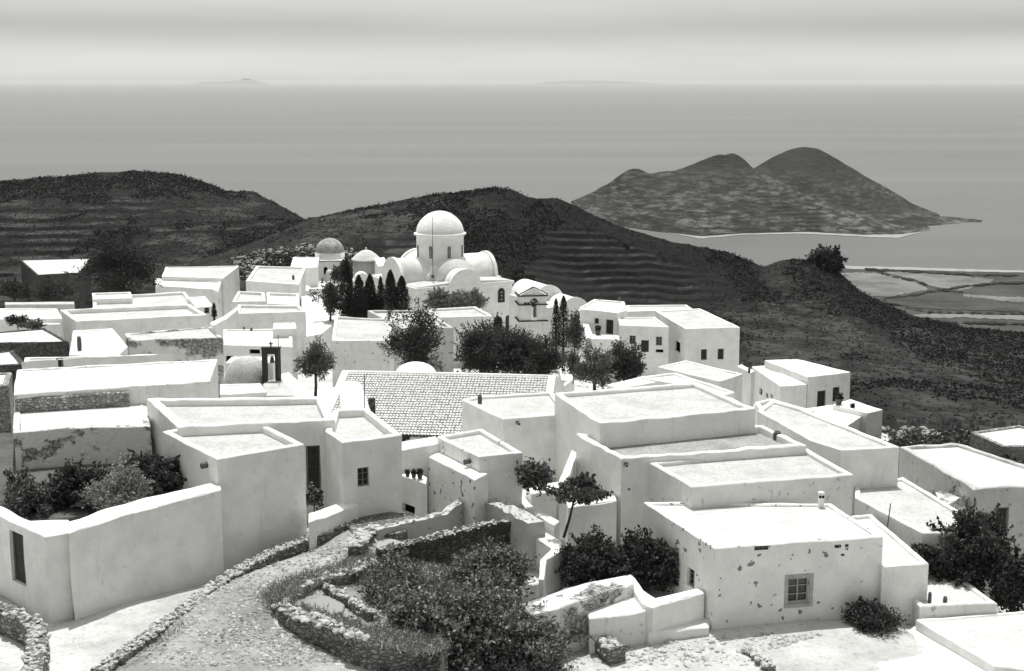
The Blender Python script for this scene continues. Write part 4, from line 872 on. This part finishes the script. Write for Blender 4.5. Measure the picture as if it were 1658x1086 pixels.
# vaulted chapels behind the tower
def vault_house(label, px, py, Y, r_, ln, ang, zb, wallh, openp=None, name='chapel', mat='whitewash_clean'):
    q = PD(px, py, Y); fr = Frame((q.x, Y, 0), ang); zt = q.z; zs = zt-r_; loc = (q.x, Y, zs-wallh); root = empty(name, loc, label, 'chapel')
    prism(fr, [(-r_-.25, zs-wallh), (r_+.25, zs-wallh), (r_+.25, zs+.05), (-r_-.25, zs+.05)], -ln/2, ln/2).obj('wall', 'whitewash', root, loc)
    prism(fr, vault_prof(r_, zs, zs-.3), -ln/2+.02, ln/2-.02).obj('vault', mat, root, loc, True)
    prism(fr, vault_prof(r_+.12, zs+.02, zs-wallh+.1, .2), -ln/2-.2, -ln/2).obj('gable', 'whitewash', root, loc)
    if openp: arch_panel(fr, 0, zs-openp[1], openp[0], openp[1], -ln/2-.205).obj('door', 'void', root, loc)
    return root
vault_house('vaulted white chapel roof rising directly behind the bell tower', 868, 457, 176, 1.9, 7, R(25), -34, 6)
vault_house('lower vaulted white roof between the bell tower and the bright left house', 912, 477, 172, 1.9, 6, R(25), -34, 6)
vault_house('tiny vaulted shrine below the conical roof', 585, 441, 200, 1.0, 3, R(8), -30, 2.5, (.5, .5))
house('white side building stepping down beside the cypress pair', [(850,490),(905,483),(925,492),(885,498)], -26.9, -34, roof='roof_bright', par=.05, wall='whitewash')
# small domed chapel on the left
q = PD(534, 408, 213); DC = Frame((q.x, 213, 0), R(6)); loc = (q.x, 213, -33); dc = empty('domed_chapel', loc, 'small chapel with grey round dome left of the cypresses', 'chapel'); zc = q.z
MB().lathe((q.x, 213, 0), [(2.25, zc-3.0), (2.25, zc), (2.15, zc+.05)], 32).obj('drum', 'whitewash', dc, loc, True)
MB().lathe((q.x, 213, 0), [(2.2*math.cos(R(t)), zc+2.15*math.sin(R(t))) for t in (0, 12, 24, 36, 48, 60, 72, 82)]+[(.01, zc+2.15)], 32).obj('dome', 'dome_grey', dc, loc, True)
prism(DC, [(-1.6, -33), (2.2, -33), (2.2, zc-1.1), (1.9, zc-.9), (-1.4, zc-.9), (-1.6, zc-1.1)], -3.4, 0).obj('wall', 'whitewash', dc, loc)
prism(DC, [(-1.7, zc-1.05), (2.3, zc-1.05), (2.3, zc-.85), (-1.7, zc-.85)], -3.5, -3.3).obj('cornice', 'dome_grey', dc, loc)
arch_panel(DC, -.6, zc-2.9, .55, 1.1, -3.43).obj('window', 'void', dc, loc); MB().lathe(DC(.5, -3.4, zc-3.6), [(0, -.3), (.35, -.2), (.35, .2), (0, .3)], 12).obj('round_window', 'void', dc, loc)
for u, w_ in ((0., .9), (1.5, .7)): prism(DC, vault_prof(w_*.8, zc-2.7, zc-4), -4.6, -3.45, mb=MB()).obj('canopy', 'whitewash_clean', dc, loc, True) if u else None
house('low white wing on the left of the small domed chapel', [(475,416),(517,416),(514,432),(469,434)], -25.6, -32, roof='roof_bright', par=.1, ops=[])
house('white wall block in front of the small domed chapel', [(505,455),(560,455),(562,466),(497,467)], -28.2, -33, roof='roof_bright', par=.15, wall='whitewash', chim=[('pot',522,454,3,8)])
house('white courtyard parapet below the small domed chapel', [(455,464),(500,462),(502,470),(456,472)], -27.9, -33, name='parapet_wall', cat='wall', flat=True)
house('large rounded white terrace sloping down left of the cypresses', [(488,480),(540,470),(560,492),(545,520),(520,540),(492,545)], -27.0, -32, name='terrace', cat='terrace', wall='whitewash_clean', flat=True)
q = PD(593, 420, 205); loc = (q.x, 205, -31); kc = empty('round_chapel', loc, 'round grey building under a low conical white roof', 'chapel')
MB().lathe((q.x, 205, 0), [(2.0, -31), (2.0, q.z), (1.9, q.z+.02)], 24).obj('wall', 'plaster_grey', kc, loc, True)
MB().lathe((q.x, 205, 0), [(2.2, q.z-.1), (2.2, q.z+.08), (1.5, q.z+.75), (.8, q.z+1.25), (.15, q.z+1.45), (.12, q.z+1.8), (0, q.z+1.85)], 16).obj('conical_roof', 'roof_bright', kc, loc)
house('pale block between the conical roof and the big church', [(606,418),(622,416),(628,428),(612,431)], -25.6, -33, wall='whitewash_clean', flat=True, name='outhouse', cat='outhouse')
# dome behind the tiled roof
q = PD(673, 606, 106); loc = (q.x, 106, -27); sdm = empty('domed_chapel', loc, 'low white dome peeping over the ridge of the tiled roof', 'chapel')
MB().lathe((q.x, 106, 0), [(1.66, -27), (1.66, q.z)]+[(1.6*math.cos(R(t)), q.z-.02+.98*math.sin(R(t))) for t in (0, 12, 24, 36, 48, 60, 72, 82)]+[(.01, q.z+1.0)], 40).obj('dome', 'whitewash_clean', sdm, loc, True)
# tiled church
tl = PD(566, 606, 95.5); tr_ = PD(893, 604, 94.0); e0 = Vector((tl.x, tl.y)); e1 = Vector((tr_.x, tr_.y)); ux = (e1-e0).normalized(); LN = (e1-e0).length; dn = Vector((ux.y, -ux.x))
zr_ = -20.0; run, drop = 8.2, 2.35; loc = (e0.x+LN/2*ux.x, e0.y-4, -26)
tc_ = empty('tiled_building', loc, 'long building with whitewashed ribbed tile roof in the middle of the village', 'building')
def TP(s, d, z=0): p = e0+ux*s+dn*d; sl_ = abs(d)/run; return (p.x, p.y, zr_-drop*sl_+z)
MB().add([TP(.1, -8.0, -.15), TP(LN-.1, -8.0, -.15), TP(LN-.1, 0, -.15), TP(.1, 0, -.15), TP(.1, run-.3, -.15), TP(LN-.1, run-.3, -.15)]+[(TP(s, d)[0], TP(s, d)[1], -27) for s, d in ((.1, -8), (LN-.1, -8), (.1, run-.3), (LN-.1, run-.3))],
         [(0, 1, 2, 3), (3, 2, 5, 4), (0, 6, 7, 1), (4, 5, 9, 8), (0, 3, 4, 8, 6), (1, 7, 9, 5, 2)]).obj('wall', 'whitewash', tc_, loc)
V, Fs = [], []; cw_ = .215; rl = .32; ncol = int(LN/cw_); nrow = int(run/rl)
for side in (1, -1):
    for r_ in range(nrow):
        d0, d1 = r_*rl, (r_+1)*rl+.05
        for c_ in range(ncol):
            s = c_*cw_+random.uniform(-.012, .012); jz = random.uniform(-.008, .012)
            lift0, lift1 = 0, .075
            b0 = len(V)
            for d_, lf in ((d0, lift0), (d1, lift1)):
                for k in range(5):
                    a = math.pi*k/4; V.append(TP(s+cw_/2-.099*math.cos(a), d_*side, lf+.085*math.sin(a)+jz))
            for k in range(4): Fs.append((b0+k, b0+k+1, b0+6+k, b0+5+k) if side > 0 else (b0+k, b0+5+k, b0+6+k, b0+k+1))
roof = mesh_obj('roof', V, Fs, 'tile_white', tc_, loc)
MB().add([TP(0, -8, -.02), TP(LN, -8, -.02), TP(LN, 0, -.02), TP(0, 0, -.02), TP(0, run, -.02), TP(LN, run, -.02)], [(0, 1, 2, 3), (3, 2, 5, 4)]).obj('tile_bed', 'tile_bed', tc_, loc)  # bed coloured dark to stand in for shadow in the tile mouths
m = MB().tube([TP(-.1, 0, .04), TP(LN/2, 0, .06), TP(LN+.1, 0, .04)], [.16, .16, .16], 8); m.obj('ridge', 'whitewash_clean', tc_, loc, True)
for s in (-.25, LN+.05): 
    m = MB()
    for d0, d1 in ((0, run), (0, -8)):
        a = [TP(s-.25, d0, .18), TP(s+.25, d0, .18), TP(s+.25, d1, .16), TP(s-.25, d1, .16)]; b_ = [(x, y, z-.9) for x, y, z in a]; m.add(a+b_, [(0, 3, 2, 1) if d1 > 0 else (0, 1, 2, 3), (4, 5, 6, 7), (0, 4, 7, 3), (1, 2, 6, 5), (2, 3, 7, 6)])
    m.obj('verge_coping', 'whitewash_clean', tc_, loc)
q = PD(602, 652, 89); MB().box((q.x, q.y, q.z-.3), (.42, .42, 1.2)).obj('chimney', 'dark_stone', tc_, loc)
house('slanting white gable block left of the tiled roof with rough plaster', [(548,612),(566,607),(586,622),(600,664),(552,668)], -20.3, -26, wall='whitewash_worn', name='annex', cat='annex', flat=True)
# chapel with apse and bell gable
q = PD(400, 610, 96); loc = (q.x, q.y, q.z-1); ap = empty('vaulted_chapel', loc, 'weathered half-round plastered vault left of the bell gable', 'chapel')
MB().lathe((q.x, q.y, q.z-.2), [(1.55, -1), (1.55, .1), (1.4, .75), (1.05, 1.3), (.55, 1.6), (.01, 1.68)], 28).obj('vault', 'roof_mottled', ap, loc, True)
MB().box((q.x+.1, q.y+1.6, q.z-.3), (3.3, 2.2, 2.4)).obj('wall', 'whitewash', ap, loc)
q = PD(440, 606, 95); loc = (q.x, q.y, q.z-.8); bgb = empty('bell_gable', loc, 'dark double-pillared bell gable topped by a small cross', 'bell gable')
m = MB().box((q.x-.45, q.y, q.z+.5), (.35, .4, 2.6)).box((q.x+.45, q.y, q.z+.5), (.35, .4, 2.6)).box((q.x, q.y, q.z+1.62), (.54, .39, .32)); m.obj('pillar', 'dark_wood', bgb, loc)
MB().box((q.x, q.y, q.z+1.86), (1.3, .5, .12)).obj('cornice', 'dark_wood', bgb, loc)
MB().box((q.x, q.y, q.z+2.1), (.08, .08, .4)).box((q.x, q.y-.002, q.z+2.15), (.28, .075, .07)).obj('cross', 'dark_wood', bgb, loc)
MB().lathe((q.x+.05, q.y, q.z+.85), [(.2, 0), (.15, .1), (.12, .35), (0, .45)], 10).obj('bell', 'metal', bgb, loc, True)
q = PD(452, 600, 94); pm = MB().tube([(q.x, q.y, q.z-.5), (q.x, q.y, q.z+2.5)], [.03, .025], 6); tag(pm.obj('pole', 'metal', None, (q.x, q.y, q.z-.5)), 'short thin pole standing right behind the bell gable', 'pole')
house('grey rounded apse wall in front of the bell gable', [(425,622),(435,615),(452,614),(470,628),(478,640),(430,641)], -20.4, -24, name='apse_wall', cat='wall', wall='plaster_grey', flat=True)
house('bright whitewashed steps going down right of the bell gable', [(452,606),(468,602),(500,632),(520,650),(480,652)], -21.4, -25, name='steps', cat='steps', wall='whitewash_clean', flat=True)
house('white lane terrace around the small tree', [(488,655),(484,634),(520,628),(548,626),(548,668),(500,672)], -22.0, -25, name='terrace', cat='terrace', wall='whitewash', flat=True)
house('white retaining wall piece beside the leaning garden path', [(905,596),(916,590),(930,612),(912,626)], -24.5, -30, name='path_wall', cat='wall', wall='whitewash', flat=True)
# poles and pots
def pole(px, py0, py1, Y, label, lean=0, r=.03):
    a = PD(px, py1, Y); b_ = PD(px+lean, py0, Y); tag(MB().tube([a, (a+b_)/2, b_], [r, r, r*.8], 6).obj('pole', 'metal', None, tuple(a)), label, 'pole')
pole(590, 607, 664, 76, 'thin dark stovepipe pole on the back edge of the white house roof with six-pane window')
pole(1437, 815, 852, 63.5, 'short leaning rod at the foot of the long low white roof', 5)
def pot(px, py, z, s, label, group=None, mat='clay'):
    q = P(px, py, z); r_ = s; root = empty('flowerpot', tuple(q), label, 'flowerpot', group)
    MB().lathe(q, [(0, 0), (r_*.7, 0), (r_, r_*1.6), (r_*1.1, r_*1.6), (r_*1.1, r_*1.8), (r_*.85, r_*1.8), (r_*.8, r_*1.5), (0, r_*1.5)], 12).obj('pot', mat, root, tuple(q), True)
    n = 130; C = np.array(q)+np.array([0, 0, r_*2.3])+np.clip(rng.normal(0, r_*.5, (n, 3)), -r_*.8, r_*.8); leafmesh('plant', C, r_*.6, 'leaf_dark', root, tuple(q))
# ------------------------------------------------------------------ vegetation
def leafmesh(name, C, s, mat, parent=None, loc=(0, 0, 0), aspect=.55, up=0.):
    n = len(C); a = rng.normal(size=(n, 3)); a[:, 2] = a[:, 2]*(1-up)+up*np.abs(a[:, 2])*2; a /= np.linalg.norm(a, axis=1)[:, None]
    b = np.cross(a, rng.normal(size=(n, 3))); b /= np.linalg.norm(b, axis=1)[:, None]
    sz = (s*(.6+.8*rng.random(n)))[:, None]; c = np.cross(a, b)
    V = np.stack([C-a*sz, C+b*sz*aspect+c*sz*.15, C+a*sz, C-b*sz*aspect+c*sz*.15], 1).reshape(-1, 3)
    return mesh_obj(name, V, np.arange(4*n).reshape(n, 4), mat, parent, loc)
def crown_pts(c, rx, ry, rz, n, lumps, hollow=.55, rough=.35, low=False):
    """leaf positions on the shells of many overlapping lumps inside an ellipsoid"""
    L_ = rng.normal(size=(lumps, 3)); L_ /= np.linalg.norm(L_, axis=1)[:, None]; L_ *= (rng.random(lumps)**.40)[:, None]*.86
    ph = rng.random(6)*6.28; az = np.arctan2(L_[:, 1], L_[:, 0]); lob = 1+.16*np.sin(az*2+ph[0])+.14*np.sin(az*3+ph[1]+L_[:, 2]*3)+.12*np.sin(L_[:, 2]*7+ph[2]+az)
    L_ *= lob[:, None]
    if low: L_[:, :2] *= (1.05-.25*L_[:, 2:3]); L_[:, 2] = L_[:, 2]*.85-.10
    lr = rough*(.45+1.0*rng.random(lumps)); wt = lr**1.6; k = rng.choice(lumps, n, p=wt/wt.sum())
    d = rng.normal(size=(n, 3)); d /= np.linalg.norm(d, axis=1)[:, None]
    p = L_[k]+d*(lr[k]*(hollow+(1-hollow)*rng.random(n))*(1+.25*rng.normal(size=n)))[:, None]
    ns_ = n//7; s = max(6, ns_//16); kk = rng.integers(0, lumps, s); dd = L_[kk]+rng.normal(0, .25, (s, 3)); dd /= np.linalg.norm(dd, axis=1)[:, None]; dd[:, 2] += .25
    j = rng.integers(0, s, ns_); t = rng.random(ns_)[:, None]; p[:ns_] = L_[kk][j]+dd[j]*(lr[kk][j][:, None]*.6+t*.30)+rng.normal(0, .022, (ns_, 3))
    return np.array(c)+p*np.array([rx, ry, rz])
def tree(label, px, top, bot, hw, Y, mat='leaf_dark', n=3500, lumps=26, leaf=None, name='tree', cat='tree', trunk_bot=None, depth=None, rough=.36, group=None, trunk=True, base_z=None, lean=0):
    low_ = name in ('shrub', 'bush', 'vine', 'pergola_vine'); k = m_per_px(Y); c = PD(px, (top+bot)/2, Y); rx = hw*k; rz = (bot-top)/2*k*1.0; ry = depth or rx*.9
    leaf = leaf or max(.05, 1.6*k)
    zb = PD(px, trunk_bot, Y).z if trunk_bot else (base_z if base_z is not None else c.z-rz-.3)
    loc = (c.x-lean*k, c.y, zb); root = empty(name, loc, label, cat, group)
    leafmesh('crown', crown_pts(c, rx*1.08, ry*1.08, rz*1.08, int(n*(2.0 if Y > 75 else 1.5)), lumps, rough=rough*1.15, low=name in ('shrub', 'bush', 'vine', 'fig_bush')), leaf, mat, root, loc)
    if trunk:
        m = MB(); tr0 = max(.035, min(.22, rx*(.045 if low_ or Y < 70 else .08))); s0 = Vector(loc)-Vector((0, 0, .3)); mid = Vector((c.x-lean*k*.3, c.y, c.z-rz*.5))
        m.tube([s0, s0.lerp(mid, .5)+Vector((.1*rx*.3, 0, 0)), mid, Vector((c.x, c.y, c.z+rz*.3))], [tr0*1.3, tr0, tr0*.8, tr0*.3], 8)
        for q in range(6):
            a = q*1.05+.3; e = Vector((c.x+math.cos(a)*rx*.6, c.y+math.sin(a)*ry*.6, c.z+random.uniform(-.3, .4)*rz)); st = s0.lerp(mid, .75+.04*q)
            m.tube([st, st.lerp(e, .5)+Vector((0, 0, -.06*rz)), e], [tr0*.6, tr0*.4, tr0*.12], 6)
        m.obj('trunk', 'bark', root, loc, True)
    return root
def cypress(label, px, top, bot, hw, Y, n=3800, group='cypresses beside the church'):
    k = m_per_px(Y); a = PD(px, bot, Y); H = (bot-top)*k*1.01; t = rng.random(n); prof = np.sin(np.pi*np.clip(t*.94+.06, 0, 1)**.55)**.6; H *= rng.uniform(.98, 1.1)
    r_ = 1.3*hw*k*prof*(.25+.85*rng.random(n)**.6); an = rng.random(n)*6.283; r_ *= 1+.14*np.sin(an*5+t*20)
    C = np.stack([a.x+np.cos(an)*r_, a.y+np.sin(an)*r_, a.z+t*H], 1); loc = (a.x, a.y, a.z-1.5); root = empty('cypress', loc, label, 'cypress', group)
    leafmesh('crown', C, 1.7*k, 'cypress', root, loc, .35, .8); MB().tube([(a.x, a.y, a.z-2.5), (a.x, a.y, a.z+H*.3), (a.x, a.y, a.z+H*.93)], [.16, .12, .03], 6).obj('trunk', 'bark', root, loc)
for i, (px_, z_) in enumerate(((660, -19.55), (670, -19.55), (680, -19.55))):
    pot(px_, 772+i*1.2, z_, .11+.02*i, ['small flowerpot at the left of the row on the low wall', 'middle flowerpot of the row on the low wall', 'largest flowerpot, at the right of the row on the low wall'][i], 'flowerpots on the low wall')
pot(1358, 655, -31.1, .35, 'round flowerpot bush below the shuttered window of the slope house'); pot(1380, 664, -31.4, .2, 'small flowerpot at the edge of the slope house terrace')
pot(792, 781, -20.0, .12, 'dark flowerpot at the top corner of the ruined enclosure')
pot(968, 542, -26.9, .3, 'flowerpot on the terrace wall of the bright left house')
# water jar by the left wall
q = P(113, 982, -21.75); jl = tag(MB().lathe(q, [(0, 0), (.22, 0), (.32, .25), (.34, .45), (.26, .68), (.2, .74), (.25, .8), (.2, .8), (.16, .72), (.14, .4), (0, .35)], 24).obj('water_jar', 'clay', None, tuple(q), True), 'round clay water jar standing at the foot of the left garden wall', 'jar')

tree('big dark round tree between the barn and the far white house', 192, 402, 478, 62, 175, 'cypress', 9000, 60, name='round_tree', rough=.25)
tree('dark bushy tree at the far left edge below the barn', 22, 452, 490, 24, 180, 'leaf_dark', 2500, 20)
tree('dark bush in front of the barn opening', 85, 452, 492, 28, 178, 'leaf_dark', 2500, 22, name='bush', cat='bush', trunk=False)
tree('small dark bush on the left edge in front of a flat white roof', 28, 507, 530, 15, 118, 'leaf_dark', 900, 12, name='bush', cat='bush')
tree('low dark bush in the corner beside the stone-fronted left house', 52, 516, 532, 22, 116, 'leaf_mid', 900, 14, name='bush', cat='bush')
cypress('tallest cypress left of the church', 563, 418, 515, 9, 160); cypress('dark cypress right of the tallest one, left of the church', 582, 452, 515, 9, 158)
cypress('cypress between two others in the dark group', 600, 448, 510, 9, 160); cypress('slim small cypress close to the church left wall', 617, 447, 500, 5, 160, 1200)
cypress('cypress right in front of the church left gable', 633, 440, 502, 8.5, 158); cypress('cypress nearest the church corner', 651, 448, 503, 9, 158)
cypress('left one of the cypress pair right of the bell tower', 900, 482, 560, 6, 150, 1600, 'cypress pair right of the bell tower'); cypress('right one of the cypress pair right of the bell tower', 912, 486, 562, 8, 149, 2000, 'cypress pair right of the bell tower')
cypress('tiny cypress beside the tiny white house with two slots', 347, 492, 512, 3, 140, 500, None)
tree('leafy dark tree on the left side of the cypress group', 534, 458, 512, 22, 158, 'leaf_dark', 2600, 30, rough=.28)
tree('dark tree behind the tallest cypress below the small domed chapel', 552, 425, 462, 14, 175, 'leaf_dark', 1800, 16)
tree('low dark thicket filling the foot of the cypress group', 598, 482, 518, 42, 161, 'cypress', 4500, 40, name='thicket', cat='bush', trunk=False)
tree('grey olive tree, left one in front of the church wall', 714, 470, 505, 24, 164, 'leaf_olive', 3200, 24, group='olive trees before the church')
tree('grey olive tree, middle one in front of the church wall', 742, 472, 508, 22, 163, 'leaf_olive', 3000, 24, group='olive trees before the church')
tree('grey olive tree, right one in front of the church wall', 768, 470, 508, 20, 164, 'leaf_olive', 3000, 22, group='olive trees before the church')
tree('upright dark round tree in front of the house with shaded corner', 672, 503, 606, 40, 112, 'leaf_dark', 9000, 60, rough=.26)
tree('wide dark tree mass, left crown behind the tiled roof', 778, 528, 612, 42, 118, 'leaf_dark', 8500, 60, rough=.26)
tree('wide dark tree mass, middle crown behind the tiled roof', 838, 540, 612, 44, 116, 'leaf_dark', 8500, 60, rough=.26)
tree('wide dark tree, right crown below the bell tower', 882, 552, 606, 28, 114, 'leaf_dark', 5000, 40, rough=.28)
tree('leafy dark tree rising above the mass in front of the bell tower arch', 800, 526, 585, 34, 126, 'leaf_dark', 5000, 36)
tree('dark shrub between the cypress pair and the bright left house', 930, 508, 570, 13, 146, 'leaf_mid', 2600, 24)
tree('loose grey-leaved tree with forked trunk below the bright left house', 962, 562, 628, 36, 104, 'leaf_mid', 3200, 34, trunk_bot=640, rough=.24)
tree('dense dark round tree in front of the middle house of the right group', 1010, 556, 618, 31, 106, 'leaf_dark', 7000, 50, trunk_bot=630, rough=.26)
tree('scrubby bush at the foot of the loose grey-leaved tree', 928, 566, 610, 16, 110, 'leaf_mid', 1500, 18, name='bush', cat='bush')
tree('small standard tree with thin bent trunk beside the square greyish house', 511, 553, 616, 31, 84, 'leaf_mid', 4200, 40, trunk_bot=640, rough=.25, lean=2)
tree('dark tree behind the church on the right', 840, 430, 455, 16, 200, 'leaf_dark', 1500, 16)
tree('lone windswept tree on the far ridge in front of the coast', 1337, 404, 442, 27, 439, 'leaf_dark', 2400, 26, leaf=.55, rough=.3)
tree('dark bushy tree standing by the ruined house on the right', 1572, 842, 965, 68, 62, 'leaf_dark', 15000, 70, leaf=.10, rough=.24, trunk_bot=990)
tree('darker second bush at the right edge behind the low roof', 1640, 900, 990, 30, 60, 'leaf_dark', 4500, 30, leaf=.10)
tree('small leafy plant in the alley doorway', 508, 786, 822, 12, 66, 'leaf_mid', 900, 14, leaf=.08, name='shrub', cat='shrub')
tree('dark leafy shrub in the nook between the cube-like house and the courtyard', 868, 738, 800, 22, 66.5, 'leaf_mid', 1500, 16, leaf=.10, name='shrub', cat='shrub', rough=.42, trunk=False)
tree('little plant on the tiled roof edge', 655, 704, 716, 7, 74, 'leaf_dark', 250, 6, leaf=.09, name='plant', cat='plant', trunk=False)
vt = tree('flat umbrella-shaped vine on a thin trunk over the thick courtyard wall', 938, 779, 812, 44, 63.5, 'leaf_mid', 3400, 44, leaf=.10, name='pergola_vine', cat='vine', trunk_bot=860, rough=.22, lean=25)
tree('tall garden bush at the left edge behind the garden wall', 38, 770, 870, 46, 62, 'leaf_mid', 6500, 50, leaf=.085, name='bush', cat='bush', rough=.24)
tree('dark fig-like shrub against the crumbling house', 125, 735, 855, 56, 63.5, 'leaf_dark', 8500, 70, leaf=.095, name='shrub', cat='shrub', rough=.2)
tree('light grey-leaved shrub in the middle of the left garden', 188, 748, 840, 50, 62.5, 'leaf_pale', 7500, 60, leaf=.06, name='shrub', cat='shrub', rough=.24)
tree('dark low shrub under the side wall of the tall blank house', 250, 732, 806, 54, 65, 'leaf_dark', 7000, 60, leaf=.09, name='shrub', cat='shrub', rough=.24)
tree('shrub with drooping leaves left of the spotted house, big and dark', 962, 862, 975, 64, 60.5, 'leaf_dark', 13000, 90, leaf=.085, name='shrub', cat='shrub', rough=.22)
tree('spreading dark vine reaching towards the small side window', 1050, 852, 955, 48, 61, 'leaf_dark', 8000, 70, leaf=.09, name='vine', cat='vine', rough=.22)
tree('low bush in the corner by the annex of the spotted house', 1412, 975, 1028, 42, 57.3, 'leaf_dark', 6500, 50, leaf=.06, name='bush', cat='bush', trunk=False)
tree('ivy-like growth over the foreground wall left of the buttress', 900, 985, 1035, 52, 56.3, 'leaf_garden', 6000, 50, leaf=.06, name='bush', cat='bush', trunk=False)
tree('dark shrub in the enclosure corner behind the bending white wall', 800, 878, 955, 70, 59.5, 'leaf_garden', 13000, 90, leaf=.07, name='shrub', cat='shrub', rough=.2)
tree('broad leafy fig bush filling the bottom centre of the garden', 745, 925, 1090, 125, 54.8, 'leaf_garden', 34000, 190, leaf=.095, name='fig_bush', cat='bush', rough=.15, depth=3.0)
tree('lower leafy bush at the bottom edge right of the fig bush', 850, 990, 1090, 60, 54, 'leaf_garden', 11000, 80, leaf=.07, name='bush', cat='bush', rough=.2)
tree('dusty bush climbing over the round retaining wall', 640, 1000, 1088, 66, 54, 'leaf_garden', 11000, 80, leaf=.06, name='bush', cat='bush', rough=.2)
tree('shaded bush behind the sand patch inside the round wall', 645, 905, 985, 60, 57.8, 'leaf_garden', 11000, 70, leaf=.07, name='bush', cat='bush')
# dry grass and hillside scrub: uncountable
def tufts(name, path, z, n, s, mat, label, spread=.35):
    C = []
    for _ in range(n):
        i = random.randrange(len(path)-1); t = random.random(); a = path[i]; b_ = path[i+1]; q = P(a[0]+(b_[0]-a[0])*t, a[1]+(b_[1]-a[1])*t, z); C.append((q.x+random.gauss(0, spread), q.y+random.gauss(0, spread), q.z+abs(random.gauss(0, .1))))
    return tag(leafmesh(name, np.array(C), s, mat, None, (0, 0, 0), .12, .9), label, None, None, 'stuff')
tufts('dry_grass', [(600,900),(560,922),(500,938),(460,955),(448,970)], -21.35, 9000, .13, 'dry_grass', 'dry grass growing along the round stone wall')
tufts('dry_grass', [(604,905),(690,925),(760,945),(800,965)], -21.7, 9000, .14, 'dry_grass', 'dry grass on the inner garden edging')
tufts('dry_grass', [(470,990),(530,1008),(585,1026),(660,1040),(700,1046)], -21.7, 11000, .14, 'dry_grass', 'pale weeds hanging over the front of the retaining wall')
tufts('weeds', [(300,1010),(250,1045),(190,1072)], -21.3, 900, .07, 'leaf_mid', 'small weeds in the shade of the stone curb', .15)
def scrub(name, pxr, yr, n, s, grid, mat, label, per=14, leaf=.4, thr=-9, mk=None):
    C = scatter_hill(n, pxr, yr, 0, 0, '', '', grid, thr, mk); sz = s*(.5+rng.random(n)**2*1.6); k = np.repeat(np.arange(n), per)
    d = rng.normal(size=(len(k), 3))*np.array([.5, .5, .32])*sz[k][:, None]; d[:, 2] = np.abs(d[:, 2])
    return tag(leafmesh(name, C[k]+d, leaf, mat), label, None, None, 'stuff')
scrub('scrub', (430, 1700), (210, 445), 9000, .6, HILL, 'scrub_leaf', 'low dark scrub dotting the terraced hillside', 9, .28, .03, MASK)
scrub('scrub', (840, 1700), (95, 215), 7000, .45, HILL, 'scrub_leaf', 'dark scrub on the near slope right of the village', 9, .17, -.05)
scrub('scrub', (-60, 500), (515, 722), 5000, .9, HILL2, 'scrub_leaf', 'scrub covering the hill on the left', 8, .45, .0)
scrub('scrub', (-60, 500), (515, 722), 5000, .4, HILL2, 'scrub_leaf', 'single low shrubs spread over the hill on the left', 6, .3)
scrub('scrub', (430, 1700), (150, 445), 9000, .3, HILL, 'scrub_leaf', 'single low shrubs spread over the terraced hillside', 6, .2, -9, MASK)
scrub('scrub', (1425, 1660), (92, 150), 500, .9, HILL, 'leaf_dark', 'tangled bushes on the broken terraces below the right houses', 30, .2)
scrub('scrub', (380, 620), (210, 300), 350, .8, HILL, 'leaf_dark', 'bushes on the near slope left of the domed chapel', 16, .3)
C = scatter_hill(40, (500, 930), (432, 441), 0, 0, '', ''); 
# haze
HAZE = 0.00002
hz = MB().box((0, 1000+45500, -128), (190000, 94000, 270)); ho = hz.obj('haze', 'void'); tag(ho, kind='stuff')
hm = bpy.data.materials.new('haze'); hm.use_nodes = True; t_ = hm.node_tree; t_.nodes.clear()
vo = t_.nodes.new('ShaderNodeVolumePrincipled'); vo.inputs['Color'].default_value = (.82, .82, .81, 1); vo.inputs['Density'].default_value = HAZE; vo.inputs['Anisotropy'].default_value = .3
oo = t_.nodes.new('ShaderNodeOutputMaterial'); t_.links.new(vo.outputs[0], oo.inputs['Volume']); ho.data.materials.clear(); ho.data.materials.append(hm)
